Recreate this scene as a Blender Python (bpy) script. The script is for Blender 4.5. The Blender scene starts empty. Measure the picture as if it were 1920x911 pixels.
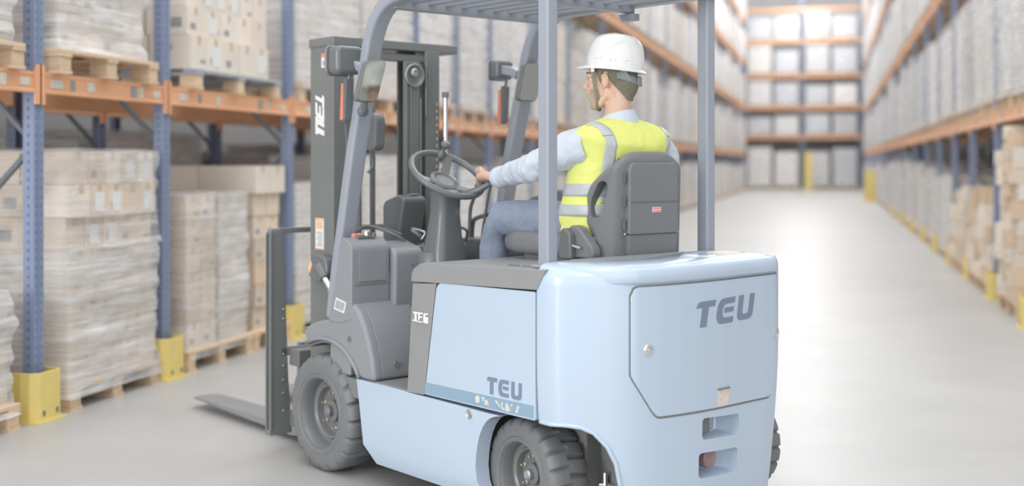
import bpy, bmesh, math, random
from mathutils import Vector, Matrix, Euler
R = math.radians
S = 1.2                      # layout units to metres
rnd = random.Random(7)
scn = bpy.context.scene
col = scn.collection

# ------------------------------------------------------------ camera
YAW = R(14.7)
cam_d = bpy.data.cameras.new('camera'); cam = bpy.data.objects.new('camera', cam_d); col.objects.link(cam)
cam.location = (0, 0, 1.22*S); cam.rotation_euler = (R(90), 0, YAW)
cam_d.sensor_width = 36; cam_d.lens = 42.656; cam_d.shift_y = -149.5/1920
cam_d.clip_end = 300
cam_d.dof.use_dof = True; cam_d.dof.focus_distance = 4.25*S; cam_d.dof.aperture_fstop = 1.0
scn.camera = cam

# ------------------------------------------------------------ light
world = bpy.data.worlds.new('world'); scn.world = world; world.use_nodes = True
wn = world.node_tree.nodes['Background']
wn.inputs[0].default_value = (0.97, 0.985, 1.0, 1); wn.inputs[1].default_value = 1.56
def area(name, loc, size, power, rot=(0,0,0), color=(1,1,1)):
    d = bpy.data.lights.new(name, 'AREA'); d.shape = 'RECTANGLE'; d.size, d.size_y = size; d.energy = power; d.color = color
    o = bpy.data.objects.new(name, d); col.objects.link(o); o.location = [c*S for c in loc]; o.rotation_euler = rot
    return o
for i, yy in enumerate((-3, 4, 11, 20, 30, 42, 54)):        # the rows of ceiling strip lamps over the aisle
    area('ceiling_lamp_light', (-1.1, yy, 9.6), (1.2, 6.0 if yy < 15 else 9.0), 150 if yy < 15 else (270 if yy < 40 else 680))
area('added_side_fill', (-8.5, -9, 3.2), (5, 5), 900, (R(90), 0, R(-42)))       # added unseen fill lamp, brightens the left side of the forklift
vs = scn.view_settings
vs.view_transform = 'Standard'; vs.look = 'None'; vs.gamma = 1; vs.exposure = 0.0; vs.use_curve_mapping = False

# ------------------------------------------------------------ materials
def srgb(r, g, b):
    f = lambda c: (c/255/12.92) if c/255 <= .04045 else ((c/255+.055)/1.055)**2.4
    return (f(r), f(g), f(b), 1)
MATS = {}
def mat(name, c, rough=.5, metal=0, noise=None, bump=None, coat=0, spec=.5, rand=0, stretch=(1,1,1)):
    m = bpy.data.materials.new(name); m.use_nodes = True; MATS[name] = m
    nt = m.node_tree; b = nt.nodes['Principled BSDF']
    b.inputs['Base Color'].default_value = srgb(*c); b.inputs['Roughness'].default_value = rough
    b.inputs['Metallic'].default_value = metal; b.inputs['Coat Weight'].default_value = coat
    b.inputs['Specular IOR Level'].default_value = spec
    if noise or bump or rand:
        tc = nt.nodes.new('ShaderNodeTexCoord'); mp = nt.nodes.new('ShaderNodeMapping'); mp.inputs['Scale'].default_value = stretch
        nt.links.new(tc.outputs['Object'], mp.inputs[0])
    last = None
    if noise:
        sc, amt = noise
        n = nt.nodes.new('ShaderNodeTexNoise'); n.inputs['Scale'].default_value = sc; n.inputs['Detail'].default_value = 5
        nt.links.new(mp.outputs[0], n.inputs['Vector'])
        mr = nt.nodes.new('ShaderNodeMapRange'); mr.inputs[1].default_value = .25; mr.inputs[2].default_value = .75
        mr.inputs[3].default_value = 1-amt; mr.inputs[4].default_value = 1+amt
        nt.links.new(n.outputs[0], mr.inputs[0]); last = mr.outputs[0]
    if rand:
        oi = nt.nodes.new('ShaderNodeObjectInfo'); mr = nt.nodes.new('ShaderNodeMapRange')
        mr.inputs[3].default_value = 1-rand; mr.inputs[4].default_value = 1+rand
        nt.links.new(oi.outputs['Random'], mr.inputs[0])
        if last:
            mm = nt.nodes.new('ShaderNodeMath'); mm.operation = 'MULTIPLY'
            nt.links.new(last, mm.inputs[0]); nt.links.new(mr.outputs[0], mm.inputs[1]); last = mm.outputs[0]
        else: last = mr.outputs[0]
    if last:
        vm = nt.nodes.new('ShaderNodeVectorMath'); vm.operation = 'SCALE'; vm.inputs[0].default_value = srgb(*c)[:3]
        nt.links.new(last, vm.inputs['Scale']); nt.links.new(vm.outputs[0], b.inputs['Base Color'])
    if bump:
        sc, st = bump
        n = nt.nodes.new('ShaderNodeTexNoise'); n.inputs['Scale'].default_value = sc; n.inputs['Detail'].default_value = 4
        nt.links.new(mp.outputs[0], n.inputs['Vector'])
        bp = nt.nodes.new('ShaderNodeBump'); bp.inputs['Strength'].default_value = st; bp.inputs['Distance'].default_value = .01
        nt.links.new(n.outputs[0], bp.inputs['Height']); nt.links.new(bp.outputs[0], b.inputs['Normal'])
    return m
mat('blue_paint', (186,202,219), .22, coat=.5, noise=(2,.015))
mat('navy_band', (140,166,186), .3, noise=(4,.02))
mat('letter_blue', (122,136,158), .4, noise=(6,.02))
mat('slate_paint', (156,161,171), .32, noise=(5,.03))
mat('slate_grille', (158,163,172), .4, noise=(5,.03))
mat('grey_plastic', (143,146,150), .5, noise=(8,.03), bump=(220,.12))
mat('hood_plastic', (146,146,147), .5, noise=(8,.03), bump=(260,.12))
mat('mast_black', (122,125,124), .38, noise=(6,.05))
mat('black_plastic', (112,115,117), .27, noise=(6,.05))
mat('seat_vinyl', (124,126,128), .42, noise=(6,.03), bump=(160,.12))
mat('tyre_rubber', (120,122,124), .5, noise=(14,.06), bump=(90,.15))
mat('rim_dark', (122,124,126), .3, noise=(9,.04))
mat('nut_gold', (212,202,180), .3, metal=.6, noise=(20,.05))
mat('chrome', (225,226,224), .15, metal=.9, noise=(20,.03))
mat('steel', (190,192,192), .3, metal=.7, noise=(20,.05))
mat('mirror_glass', (186,188,184), .08, metal=1.0, noise=(3,.02))
mat('amber_red', (232,140,112), .3, coat=.4, noise=(30,.06))
mat('sticker_white', (226,226,222), .5, noise=(20,.03))
mat('sticker_text', (168,170,172), .5, noise=(60,.1))
mat('sticker_red', (228,140,128), .5, noise=(20,.03))
mat('sticker_orange', (232,190,150), .5, noise=(20,.03))
mat('letter_white', (232,232,230), .45, noise=(20,.03))
mat('cream_mark', (212,208,196), .5, noise=(40,.1))
mat('patch_tan', (222,208,196), .6, noise=(60,.12))
mat('lamp_red', (150,118,120), .25, coat=.5, noise=(20,.05))
mat('dark_inside', (128,128,128), .8, noise=(6,.05))
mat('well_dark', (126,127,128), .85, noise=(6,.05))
mat('forge', (150,152,155), .4, metal=.2, noise=(8,.08))
mat('step_mat', (134,134,133), .8, noise=(90,.15), bump=(300,.5))
mat('display', (150,190,196), .15, noise=(30,.1))
# person
mat('skin', (218,182,160), .5, noise=(10,.04), bump=(150,.05))
mat('hair', (122,118,104), .8, noise=(120,.15), bump=(300,.4))
mat('stubble', (190,168,148), .7, noise=(140,.1))
mat('shirt_blue', (203,211,221), .8, noise=(10,.04), bump=(18,.35))
mat('jeans_denim', (132,142,160), .85, noise=(60,.08), bump=(22,.3))
mat('vest_yellow', (230,235,132), .75, noise=(6,.03), bump=(14,.3))
mat('reflective', (190,194,198), .35, noise=(40,.04))
mat('piping_cream', (240,225,170), .7, noise=(40,.04))
mat('helmet_white', (236,236,234), .18, coat=.6, noise=(3,.01))
mat('strap_grey', (140,148,150), .6, noise=(60,.06))
mat('strap_green', (128,132,118), .7, noise=(60,.08))
mat('watch_black', (110,112,112), .4, noise=(20,.05))
mat('eye_white', (225,220,214), .2, noise=(20,.02))
# warehouse
mat('rack_orange', (237,178,136), .45, noise=(5,.05), rand=.04)
mat('beam_label', (214,212,200), .6, noise=(60,.12))
mat('beam_label_dark', (150,156,156), .6, noise=(60,.12))
mat('guard_yellow', (232,210,128), .45, noise=(7,.06), rand=.03)
mat('pallet_wood', (222,196,166), .8, noise=(9,.14), bump=(40,.3), rand=.08, stretch=(1,6,6))
mat('pallet_grey', (170,176,182), .7, noise=(9,.1), rand=.05)
mat('kraft', (223,206,187), .75, noise=(5,.05), rand=.10)
mat('kraft_pale', (234,223,210), .75, noise=(5,.05), rand=.07)
mat('kraft_warm', (224,200,174), .75, noise=(5,.05), rand=.07)
mat('tape', (205,185,160), .35, noise=(20,.04))
mat('print_blue', (158,162,164), .8, noise=(70,.2))
mat('carton_label', (232,232,230), .6, noise=(50,.04))
mat('load_white', (242,239,237), .5, noise=(5,.06), rand=.06)  # load colours raised pale, part of the far haze put into them
mat('load_grey', (204,206,210), .5, noise=(5,.08), rand=.08)
mat('load_blue', (190,197,214), .5, noise=(5,.08), rand=.06)
mat('load_beige', (236,227,218), .6, noise=(5,.07), rand=.07)
mat('load_dull_brown', (196,190,184), .7, noise=(5,.07), rand=.07)  # dull brown goods
mat('brace_dark', (112,118,126), .45, noise=(8,.05))

def hole_post(name, c):
    """rack post paint with the rows of punched slots"""
    m = mat(name, c, .45, noise=(5,.04)); nt = m.node_tree; b = nt.nodes['Principled BSDF']
    src = b.inputs['Base Color'].links[0].from_socket
    tc = nt.nodes.new('ShaderNodeTexCoord'); sp = nt.nodes.new('ShaderNodeSeparateXYZ'); nt.links.new(tc.outputs['Object'], sp.inputs[0])
    def math_(op, a, v):
        n = nt.nodes.new('ShaderNodeMath'); n.operation = op
        if hasattr(a, 'links'): nt.links.new(a, n.inputs[0])
        else: n.inputs[0].default_value = a
        if hasattr(v, 'links'): nt.links.new(v, n.inputs[1])
        else: n.inputs[1].default_value = v
        return n.outputs[0]
    z = math_('FRACT', math_('MULTIPLY', sp.outputs['Z'], 1/(.042*S)), 0)
    hz = math_('LESS_THAN', z, .42)
    ay = math_('ABSOLUTE', sp.outputs['Y'], 0)
    hy = math_('COMPARE', ay, .017*S); hy.node.inputs[2].default_value = .0035*S
    hx = math_('COMPARE', sp.outputs['X'], 0); hx.node.inputs[2].default_value = .005*S
    h = math_('MULTIPLY', hz, math_('MAXIMUM', hy, hx))
    mx = nt.nodes.new('ShaderNodeMix'); mx.data_type = 'RGBA'
    nt.links.new(h, mx.inputs[0]); nt.links.new(src, mx.inputs[6]); mx.inputs[7].default_value = srgb(92,98,120)
    nt.links.new(mx.outputs[2], b.inputs['Base Color'])
    return m
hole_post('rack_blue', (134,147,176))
hole_post('rack_blue_shaded', (118,128,152))  # same blue with the shade of the rear posts put into it

def film(name, cover, streak):
    m = bpy.data.materials.new(name); m.use_nodes = True; MATS[name] = m; nt = m.node_tree
    b = nt.nodes['Principled BSDF']; out = nt.nodes['Material Output']
    b.inputs['Base Color'].default_value = srgb(238,238,238); b.inputs['Roughness'].default_value = .25
    tc = nt.nodes.new('ShaderNodeTexCoord'); mp = nt.nodes.new('ShaderNodeMapping')
    mp.inputs['Scale'].default_value = (1.2, 1.2, 22); mp.inputs['Rotation'].default_value = (R(7), R(-6), 0)
    nt.links.new(tc.outputs['Object'], mp.inputs[0])
    n = nt.nodes.new('ShaderNodeTexNoise'); n.inputs['Scale'].default_value = streak; n.inputs['Detail'].default_value = 6; n.inputs['Roughness'].default_value = .65
    nt.links.new(mp.outputs[0], n.inputs['Vector'])
    mr = nt.nodes.new('ShaderNodeMapRange'); mr.inputs[1].default_value = .38; mr.inputs[2].default_value = .72
    mr.inputs[3].default_value = cover*.45; mr.inputs[4].default_value = min(1, cover*1.9)
    nt.links.new(n.outputs[0], mr.inputs[0])
    t = nt.nodes.new('ShaderNodeBsdfTransparent'); mx = nt.nodes.new('ShaderNodeMixShader')
    nt.links.new(mr.outputs[0], mx.inputs[0]); nt.links.new(t.outputs[0], mx.inputs[1]); nt.links.new(b.outputs[0], mx.inputs[2])
    nt.links.new(mx.outputs[0], out.inputs[0])
    bp = nt.nodes.new('ShaderNodeBump'); bp.inputs['Strength'].default_value = .5; bp.inputs['Distance'].default_value = .02
    nt.links.new(n.outputs[0], bp.inputs['Height']); nt.links.new(bp.outputs[0], b.inputs['Normal'])
film('stretch_film', .30, 1.6)
film('stretch_film_heavy', .62, 1.6)  # whiter film; on far loads its paleness also stands in for haze

# concrete floor
m = mat('concrete', (182,181,179), .38, noise=(1.6,.05), bump=(3,.05)); nt = m.node_tree; b = nt.nodes['Principled BSDF']
src = b.inputs['Base Color'].links[0].from_socket
tc = nt.nodes.new('ShaderNodeTexCoord'); n2 = nt.nodes.new('ShaderNodeTexNoise'); n2.inputs['Scale'].default_value = .35; n2.inputs['Detail'].default_value = 8
n2.inputs['Roughness'].default_value = .7; nt.links.new(tc.outputs['Object'], n2.inputs['Vector'])
mr = nt.nodes.new('ShaderNodeMapRange'); mr.inputs[1].default_value = .3; mr.inputs[2].default_value = .7; mr.inputs[3].default_value = .9; mr.inputs[4].default_value = 1.1
nt.links.new(n2.outputs[0], mr.inputs[0])
vm = nt.nodes.new('ShaderNodeVectorMath'); vm.operation = 'SCALE'; nt.links.new(src, vm.inputs[0]); nt.links.new(mr.outputs[0], vm.inputs['Scale'])
nt.links.new(vm.outputs[0], b.inputs['Base Color'])
mr2 = nt.nodes.new('ShaderNodeMapRange'); mr2.inputs[3].default_value = .28; mr2.inputs[4].default_value = .5
nt.links.new(n2.outputs[0], mr2.inputs[0]); nt.links.new(mr2.outputs[0], b.inputs['Roughness'])
mat('wall_paint', (180,179,178), .8, noise=(1,.04))

# ------------------------------------------------------------ mesh helper
class MB:
    def __init__(s): s.v = []; s.f = []; s.m = []
    def add(s, vs_, fs, mi=0):
        o = len(s.v); s.v += [tuple(v) for v in vs_]; s.f += [tuple(i+o for i in f) for f in fs]; s.m += [mi]*len(fs); return s
    def box(s, a, b, mi=0, M=None):
        (x0,y0,z0),(x1,y1,z1) = a, b
        x0,x1 = sorted((x0,x1)); y0,y1 = sorted((y0,y1)); z0,z1 = sorted((z0,z1))
        vs_ = [Vector(p) for p in ((x0,y0,z0),(x1,y0,z0),(x1,y1,z0),(x0,y1,z0),(x0,y0,z1),(x1,y0,z1),(x1,y1,z1),(x0,y1,z1))]
        if M: vs_ = [M @ p for p in vs_]
        return s.add(vs_, [(0,3,2,1),(4,5,6,7),(0,1,5,4),(1,2,6,5),(2,3,7,6),(3,0,4,7)], mi)
    def prism(s, pts, ax, a, b, mi=0, M=None, pts2=None):
        """extrude a polygon: ax='y' -> pts are (x,z); 'x' -> (y,z); 'z' -> (x,y)"""
        def P(p, t): return {'y': (p[0],t,p[1]), 'x': (t,p[0],p[1]), 'z': (p[0],p[1],t)}[ax]
        n = len(pts); vs_ = [Vector(P(p, a)) for p in pts] + [Vector(P(p, b)) for p in (pts2 or pts)]
        if M: vs_ = [M @ p for p in vs_]
        return s.add(vs_, [tuple(range(n-1,-1,-1)), tuple(range(n, 2*n))] + [(i,(i+1)%n,n+(i+1)%n,n+i) for i in range(n)], mi)
    def loft(s, rings, mi=0, cap=True, closed=True):
        n = len(rings[0]); vs_ = [p for r in rings for p in r]; fs = []
        for k in range(len(rings)-1):
            for i in range(n if closed else n-1):
                j = (i+1) % n; fs.append((k*n+i, k*n+j, (k+1)*n+j, (k+1)*n+i))
        if cap: fs += [tuple(range(n-1,-1,-1)), tuple(range((len(rings)-1)*n, len(rings)*n))]
        return s.add(vs_, fs, mi)
    def tube(s, pts, r, seg=10, mi=0, closed=False, flat=1.0, up=None):
        pts = [Vector(p) for p in pts]; n = len(pts); rr = r if isinstance(r, (list,tuple)) else [r]*n
        rings = []; prev = None
        for i, p in enumerate(pts):
            a = pts[(i-1) % n] if (closed or i) else p; c = pts[(i+1) % n] if (closed or i < n-1) else p
            t = (c-a).normalized()
            if prev is None:
                u_ = Vector(up) if up else (Vector((0,0,1)) if abs(t.z) < .9 else Vector((1,0,0)))
            else: u_ = prev
            u_ = (u_ - t*u_.dot(t)).normalized(); w_ = t.cross(u_); prev = u_
            rings.append([p + u_*(math.cos(2*math.pi*k/seg)*rr[i]*flat) + w_*(math.sin(2*math.pi*k/seg)*rr[i]) for k in range(seg)])
        if closed: rings.append(rings[0]); return s.loft(rings, mi, cap=False)
        return s.loft(rings, mi)
    def bar(s, pts, w, h, mi=0, up=(0,0,1)):
        """rectangular section swept along a path: w sideways, h along up"""
        pts = [Vector(p) for p in pts]; rings = []
        for i, p in enumerate(pts):
            t = (pts[min(i+1,len(pts)-1)] - pts[max(i-1,0)]).normalized()
            u_ = Vector(up); u_ = (u_ - t*u_.dot(t)).normalized(); w_ = t.cross(u_)
            rings.append([p+u_*(h/2)*a+w_*(w/2)*b for a, b in ((1,1),(1,-1),(-1,-1),(-1,1))])
        return s.loft(rings, mi)
    def lathe(s, prof, c, ax='y', seg=40, mi=0, cap=True):
        """prof: list of (r, t) along axis"""
        c = Vector(c); rings = []
        for r, t in prof:
            ring = []
            for k in range(seg):
                a = 2*math.pi*k/seg; ca, sa = math.cos(a)*r, math.sin(a)*r
                ring.append(c + Vector({'y': (ca,t,sa), 'x': (t,ca,sa), 'z': (ca,sa,t)}[ax]))
            rings.append(ring)
        return s.loft(rings, mi, cap)
    def ball(s, c, r, mi=0, M=None, nu=20, nv=12):
        c = Vector(c); rx, ry, rz = r if isinstance(r, (tuple,list)) else (r,)*3; rings = []
        for i in range(1, nv):
            th = math.pi*i/nv; ring = []
            for k in range(nu):
                ph = 2*math.pi*k/nu; p = Vector((rx*math.sin(th)*math.cos(ph), ry*math.sin(th)*math.sin(ph), rz*math.cos(th)))
                if M: p = M @ p
                ring.append(c+p)
            rings.append(ring)
        return s.loft(rings, mi)
    def build(s, name, mats, parent=None, bevel=0, seg=2, smooth=35, sub=0, M=None, mods=None, loc=None):
        me = bpy.data.meshes.new(name)
        vs_ = [Vector(v) for v in s.v]
        if M: vs_ = [M @ v for v in vs_]
        me.from_pydata([v*S for v in vs_], [], s.f)
        for k in (mats if isinstance(mats, (list,tuple)) else [mats]): me.materials.append(MATS[k])
        me.polygons.foreach_set('material_index', s.m)
        bm = bmesh.new(); bm.from_mesh(me); bmesh.ops.recalc_face_normals(bm, faces=bm.faces)
        bm.to_mesh(me); bm.free(); me.update()
        if smooth:
            me.shade_smooth()
            if smooth < 180 and not bevel and not sub: me.set_sharp_from_angle(angle=R(smooth))
        o = bpy.data.objects.new(name, me); col.objects.link(o)
        if loc: o.location = [c*S for c in loc]
        if parent: o.parent = parent
        if mods: mods(o)
        if bevel:
            b = o.modifiers.new('bevel', 'BEVEL'); b.width = bevel*S; b.segments = seg; b.limit_method = 'ANGLE'; b.angle_limit = R(32)
            b.harden_normals = False
            w = o.modifiers.new('wn', 'WEIGHTED_NORMAL'); w.keep_sharp = True
        if sub:
            b = o.modifiers.new('sub', 'SUBSURF'); b.levels = sub; b.render_levels = sub
        return o
def tag(o, label, cat=None, group=None, kind=None):
    if label: o['label'] = label
    if cat: o['category'] = cat
    if group: o['group'] = group
    if kind: o['kind'] = kind
    return o
def empty(name, loc, rz=0, label=None, cat=None, group=None):
    o = bpy.data.objects.new(name, None); col.objects.link(o); o.empty_display_size = .1
    o.location = [c*S for c in loc]; o.rotation_euler = (0,0,rz)
    return tag(o, label, cat, group)
def copy_tree(o, parent=None):
    c = o.copy(); col.objects.link(c)
    if parent: c.parent = parent
    for ch in list(KIDS.get(o.name, [])): copy_tree(ch, c)
    return c
KIDS = {}
def index_kids():
    KIDS.clear()
    for o in bpy.data.objects:
        if o.parent: KIDS.setdefault(o.parent.name, []).append(o)
def apply_mods(o):
    dg = bpy.context.evaluated_depsgraph_get(); dg.update()
    me = bpy.data.meshes.new_from_object(o.evaluated_get(dg)); o.modifiers.clear(); o.data = me
def cut(o, cutters):
    for c in cutters:
        m_ = o.modifiers.new('b', 'BOOLEAN'); m_.operation = 'DIFFERENCE'; m_.object = c; m_.solver = 'EXACT'
    apply_mods(o)
    for c in cutters: bpy.data.objects.remove(c)
def rrect(x0, z0, x1, z1, r, n=5):
    pts = []
    for cx, cz, a0 in ((x1-r,z1-r,0),(x0+r,z1-r,90),(x0+r,z0+r,180),(x1-r,z0+r,270)):
        for k in range(n+1):
            a = R(a0+90*k/n); pts.append((cx+r*math.cos(a), cz+r*math.sin(a)))
    return pts
def rpoly(pts, rs, n=5):
    """round the corners of a polygon"""
    out = []; N = len(pts)
    if not isinstance(rs, (list,tuple)): rs = [rs]*N
    for i, p in enumerate(pts):
        p = Vector(p); a = Vector(pts[i-1])-p; b = Vector(pts[(i+1)%N])-p; r = rs[i]
        if r <= 0: out.append(tuple(p)); continue
        r = min(r, a.length*.49, b.length*.49); A = p+a.normalized()*r; B = p+b.normalized()*r
        for k in range(n+1):
            t = k/n; out.append(tuple(A*(1-t)**2 + p*2*t*(1-t) + B*t*t))
    return out
# ============================================================ the setting
o = MB().box((-11,-6,-.1), (8,62,0)).build('floor', 'concrete', smooth=0); tag(o, 'smooth pale grey concrete warehouse floor', kind='structure')
o = MB().box((-11,61,0), (8,61.2,13)).build('wall_back', 'wall_paint', smooth=0); tag(o, 'pale far end wall of the warehouse', kind='structure')

XL, XR = -3.678, 1.46
LY = [2.5, 3.87, 5.02, 6.17, 7.82, 10.51, 11.75, 12.99, 14.9, 17.2] + [19.9+2.7*i for i in range(14)]
RY = [9.7, 11.69, 13.65, 15.6, 17.7, 20.0, 22.7] + [25.9+3.4*i for i in range(10)]
ORD = ['zeroth','first','second','third','fourth','fifth','sixth','seventh','eighth','ninth','tenth','eleventh','twelfth','thirteenth','fourteenth','fifteenth','sixteenth','seventeenth','eighteenth','nineteenth','twentieth',
 'twenty-first','twenty-second','twenty-third','twenty-fourth','twenty-fifth','twenty-sixth','twenty-seventh','twenty-eighth','twenty-ninth','thirtieth','thirty-first','thirty-second','thirty-third','thirty-fourth','thirty-fifth','thirty-sixth','thirty-seventh','thirty-eighth','thirty-ninth','fortieth','forty-first','forty-second','forty-third','forty-fourth','forty-fifth']
LLV = [1.655, 3.75, 5.65, 7.5]; RLV = [1.675, 3.5, 5.5, 7.4]
def vis_top(y): return 1.22 + .14*(y/1.03) + .5

# ---- uprights (front post, back post, braces)
def upright_mesh(h, side):
    """one frame: front post at x=0, back post 1 deep; side=-1 left rack, +1 right rack"""
    D = side*.97
    fp = MB(); # open channel post with a folded front
    prof = [(-.030*-side, -.037), (.030*-side, -.037), (.030*-side, .037), (-.030*-side, .037)]
    fp.prism(prof, 'z', 0, h)
    return D
post_cache = {}
def post_mesh(h, matn):
    k = (round(h,2), matn)
    if k not in post_cache:
        mb = MB(); w, d, t = .037, .030, .008
        pts = [(d,-w),(d,-.012),(d-.006,-.009),(d-.006,.009),(d,.012),(d,w),(-d,w),(-d,w-t),(d-t-.006,w-t),(d-t-.006,-w+t),(-d,-w+t),(-d,-w)]
        mb.prism(pts, 'z', 0, h)
        o = mb.build('post', matn, smooth=30); post_cache[k] = o.data; bpy.data.objects.remove(o)
    return post_cache[k]
def child(name, data, parent, loc=(0,0,0), rz=0):
    o = bpy.data.objects.new(name, data); col.objects.link(o); o.parent = parent; o.location = [c*S for c in loc]; o.rotation_euler = (0,0,rz); return o
brace_cache = {}
def brace_mesh(a, b, z0):
    k = (a, b, z0)
    if k not in brace_cache:
        o = MB().bar([(a,0,z0),(b,0,z0+abs(b-a)*.98)], .022, .028, up=(0,1,0)).build('brace', 'brace_dark', smooth=0); brace_cache[k] = o.data; bpy.data.objects.remove(o)
    return brace_cache[k]
bx = MB().box((-.03,-.012,-.014),(.9,.012,.014)).build('brace','brace_dark',smooth=0); flat_brace = bx.data; bpy.data.objects.remove(bx)
ft = MB().box((-.05,-.055,0),(.05,.055,.008)).build('base_plate','brace_dark',smooth=0); foot_mesh = ft.data; bpy.data.objects.remove(ft)
def upright(name_label, x, y, h, side, group, detail=True, matn='rack_blue', depth=.97):
    root = empty('rack_upright', (x,y,0), 0, name_label, 'rack frame', group)
    f = child('post', post_mesh(h, matn), root, (0,0,0), 0 if side < 0 else math.pi)
    child('post', post_mesh(h, 'rack_blue_shaded'), root, (side*depth,0,0), 0 if side > 0 else math.pi)
    if detail:
        child('base_plate', foot_mesh, root)
        z = .35; flip = False
        while z + depth < h:
            a, b = (0, side*depth) if flip else (side*depth, 0)
            child('brace', brace_mesh(a, b, round(z,2)), root); z += depth; flip = not flip
    return root
def side_h(y, lv): 
    v = vis_top(y)
    for z in lv:
        if z > v: return z+.6
    return lv[-1]+1.2
for i, y in enumerate(LY):
    if i == 0: continue
    upright(f'blue frame of left rack, {ORD[i]} post line from the near end', XL, y, max(3.0, side_h(y, LLV)), -1, 'frames of the left rack', detail=y < 20)
for i, y in enumerate(RY):
    upright(f'blue frame of right rack, {ORD[i+1]} post line from the near end', XR, y, max(3.6, side_h(y, RLV)), 1, 'frames of the right rack', detail=y < 20)

# ---- beams
beam_cache = {}
def beam(x, y0, y1, z, side, label, group, conn=True, labels=()):
    """orange box beam with its connector plates; z = top of the beam"""
    L_ = round(y1-y0-.06, 3); root = empty('rack_beam', (x, y0+.03, z), 0, label, 'beam', group)
    k = (L_, side)
    if k not in beam_cache:
        s = -side
        pts = [(.034*s,-.1),(.034*s,-.088),(.029*s,-.082),(.029*s,-.02),(.034*s,-.014),(.034*s,0),(-.02*s,0),(-.02*s,-.1)]
        o = MB().prism([(a,b) for a, b in pts], 'y', 0, L_).build('rail', 'rack_orange', smooth=0); beam_cache[k] = o.data; bpy.data.objects.remove(o)
    child('rail', beam_cache[k], root)
    if conn:
        if ('c', side) not in beam_cache:
            s = -side; mb = MB()
            mb.box((.031*s,-.035,-.155),(.042*s,0,.035)); mb.box((-.03*s,-.001,-.155),(.042*s,.006,.02)); 
            mb.box((.041*s,-.022,-.13),(.044*s,-.014,-.11)); mb.box((.041*s,-.022,-.02),(.044*s,-.014,0))
            o = mb.build('connector', 'rack_orange', smooth=0, bevel=.002, seg=1); beam_cache[('c', side)] = o.data; bpy.data.objects.remove(o)
        c = child('connector', beam_cache[('c', side)], root); 
        c2 = child('connector', beam_cache[('c', side)], root, (0, L_, 0)); c2.scale = (1,-1,1)
    for (t, w_, h_, mm) in labels:
        s = -side; yy = t*L_
        lo = MB().box((.029*s, yy-w_/2, -.05-h_/2), (.0325*s, yy+w_/2, -.05+h_/2)).build('location_label', mm, root, smooth=0)
    return root
LABS = [(.1,.09,.042,'beam_label'), (.22,.035,.05,'beam_label_dark'), (.36,.06,.05,'beam_label'), (.72,.05,.06,'beam_label_dark'), (.79,.04,.055,'beam_label'), (.93,.07,.035,'beam_label')]
for i in range(1, len(LY)-1):
    y0, y1 = LY[i], LY[i+1]
    for k, z in enumerate(LLV):
        if z-.2 > vis_top(y1): continue
        far = 'near end' 
        beam(XL, y0, y1, z, -1, f'orange front beam of left rack, {ORD[k+1]} level, {ORD[i]} bay from near end', 'front beams of the left rack', conn=y0 < 30, labels=LABS if y0 < 18 and k == 0 else ())
        if y0 < 18 and k == 0:
            beam(XL-.97, y0, y1, z, 1, f'shaded orange back beam of left rack, {ORD[i]} bay from near end', 'back beams of the left rack')
for i in range(len(RY)-1):
    y0, y1 = RY[i], RY[i+1]
    for k, z in enumerate(RLV):
        if z-.2 > vis_top(y1): continue
        beam(XR, y0, y1, z, 1, f'orange front beam of right rack, {ORD[k+1]} level, {ORD[i+1]} bay from near end', 'front beams of the right rack', conn=y0 < 40, labels=LABS if y0 < 18 and k == 0 else ())
        if y0 < 25 and k == 0:
            beam(XR+.97, y0, y1, z, -1, f'shaded orange back beam of right rack, {ORD[i+1]} bay from near end', 'back beams of the right rack')
# second row behind the left rack
for i, y in enumerate([4.6, 5.9, 7.6, 9.3, 11.0, 12.7, 15.4]):
    upright(f'shaded blue frame in row behind left rack, {ORD[i+1]} from near end', XL-1.35, y, 3.0, -1, 'frames behind the left rack', matn='rack_blue_shaded')
ys = [4.6, 5.9, 7.6, 9.3, 11.0, 12.7, 15.4]
for i in range(6):
    beam(XL-1.35, ys[i], ys[i+1], 1.655, -1, f'shaded orange beam in row behind left rack, {ORD[i+1]} bay from near end', 'beams behind the left rack')

# ---- yellow post guards
def guard(x, y, side, label):
    root = empty('post_guard', (x, y, 0), 0, label, 'post guard', 'yellow guards at the rack posts')
    s = -side
    mb = MB(); H_ = .235
    pts = [(-.065,-.105),(.045,-.105),(.085,-.075),(.085,.075),(.045,.105),(-.065,.105),(-.065,.095),(.041,.095),(.075,.07),(.075,-.07),(.041,-.095),(-.065,-.095)]
    mb.prism([(a*s, b) for a, b in pts], 'z', .004, H_)
    mb.build('shell', 'guard_yellow', root, bevel=.003, seg=2)
    r_ = MB()
    for yy in (-.108, .098): r_.box((-.06*s, yy, .004), (-.045*s, yy+.01, H_-.01)); r_.box((-.01*s, yy, .004), (.005*s, yy+.01, H_-.01))
    r_.build('rib', 'guard_yellow', root, smooth=0)
    MB().box((-.075*s,-.115,0), (.098*s,.115,.006)).build('base_plate', 'guard_yellow', root, smooth=0)
    b_ = MB()
    for yy in (-.05,.05): MB().box((.0845*s, yy-.008, .03), (.0875*s, yy+.008, .055)).build('slot', 'brace_dark', root, smooth=0)
    return root
for i, y in enumerate(LY[1:9]):
    guard(XL+.01, y, -1, f'yellow steel post guard at foot of left rack, {ORD[i+1]} from near end')
for i, y in enumerate(RY[:9]):
    guard(XR-.01, y, 1, f'yellow steel post guard at foot of right rack, {ORD[i+1]} from near end')

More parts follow.
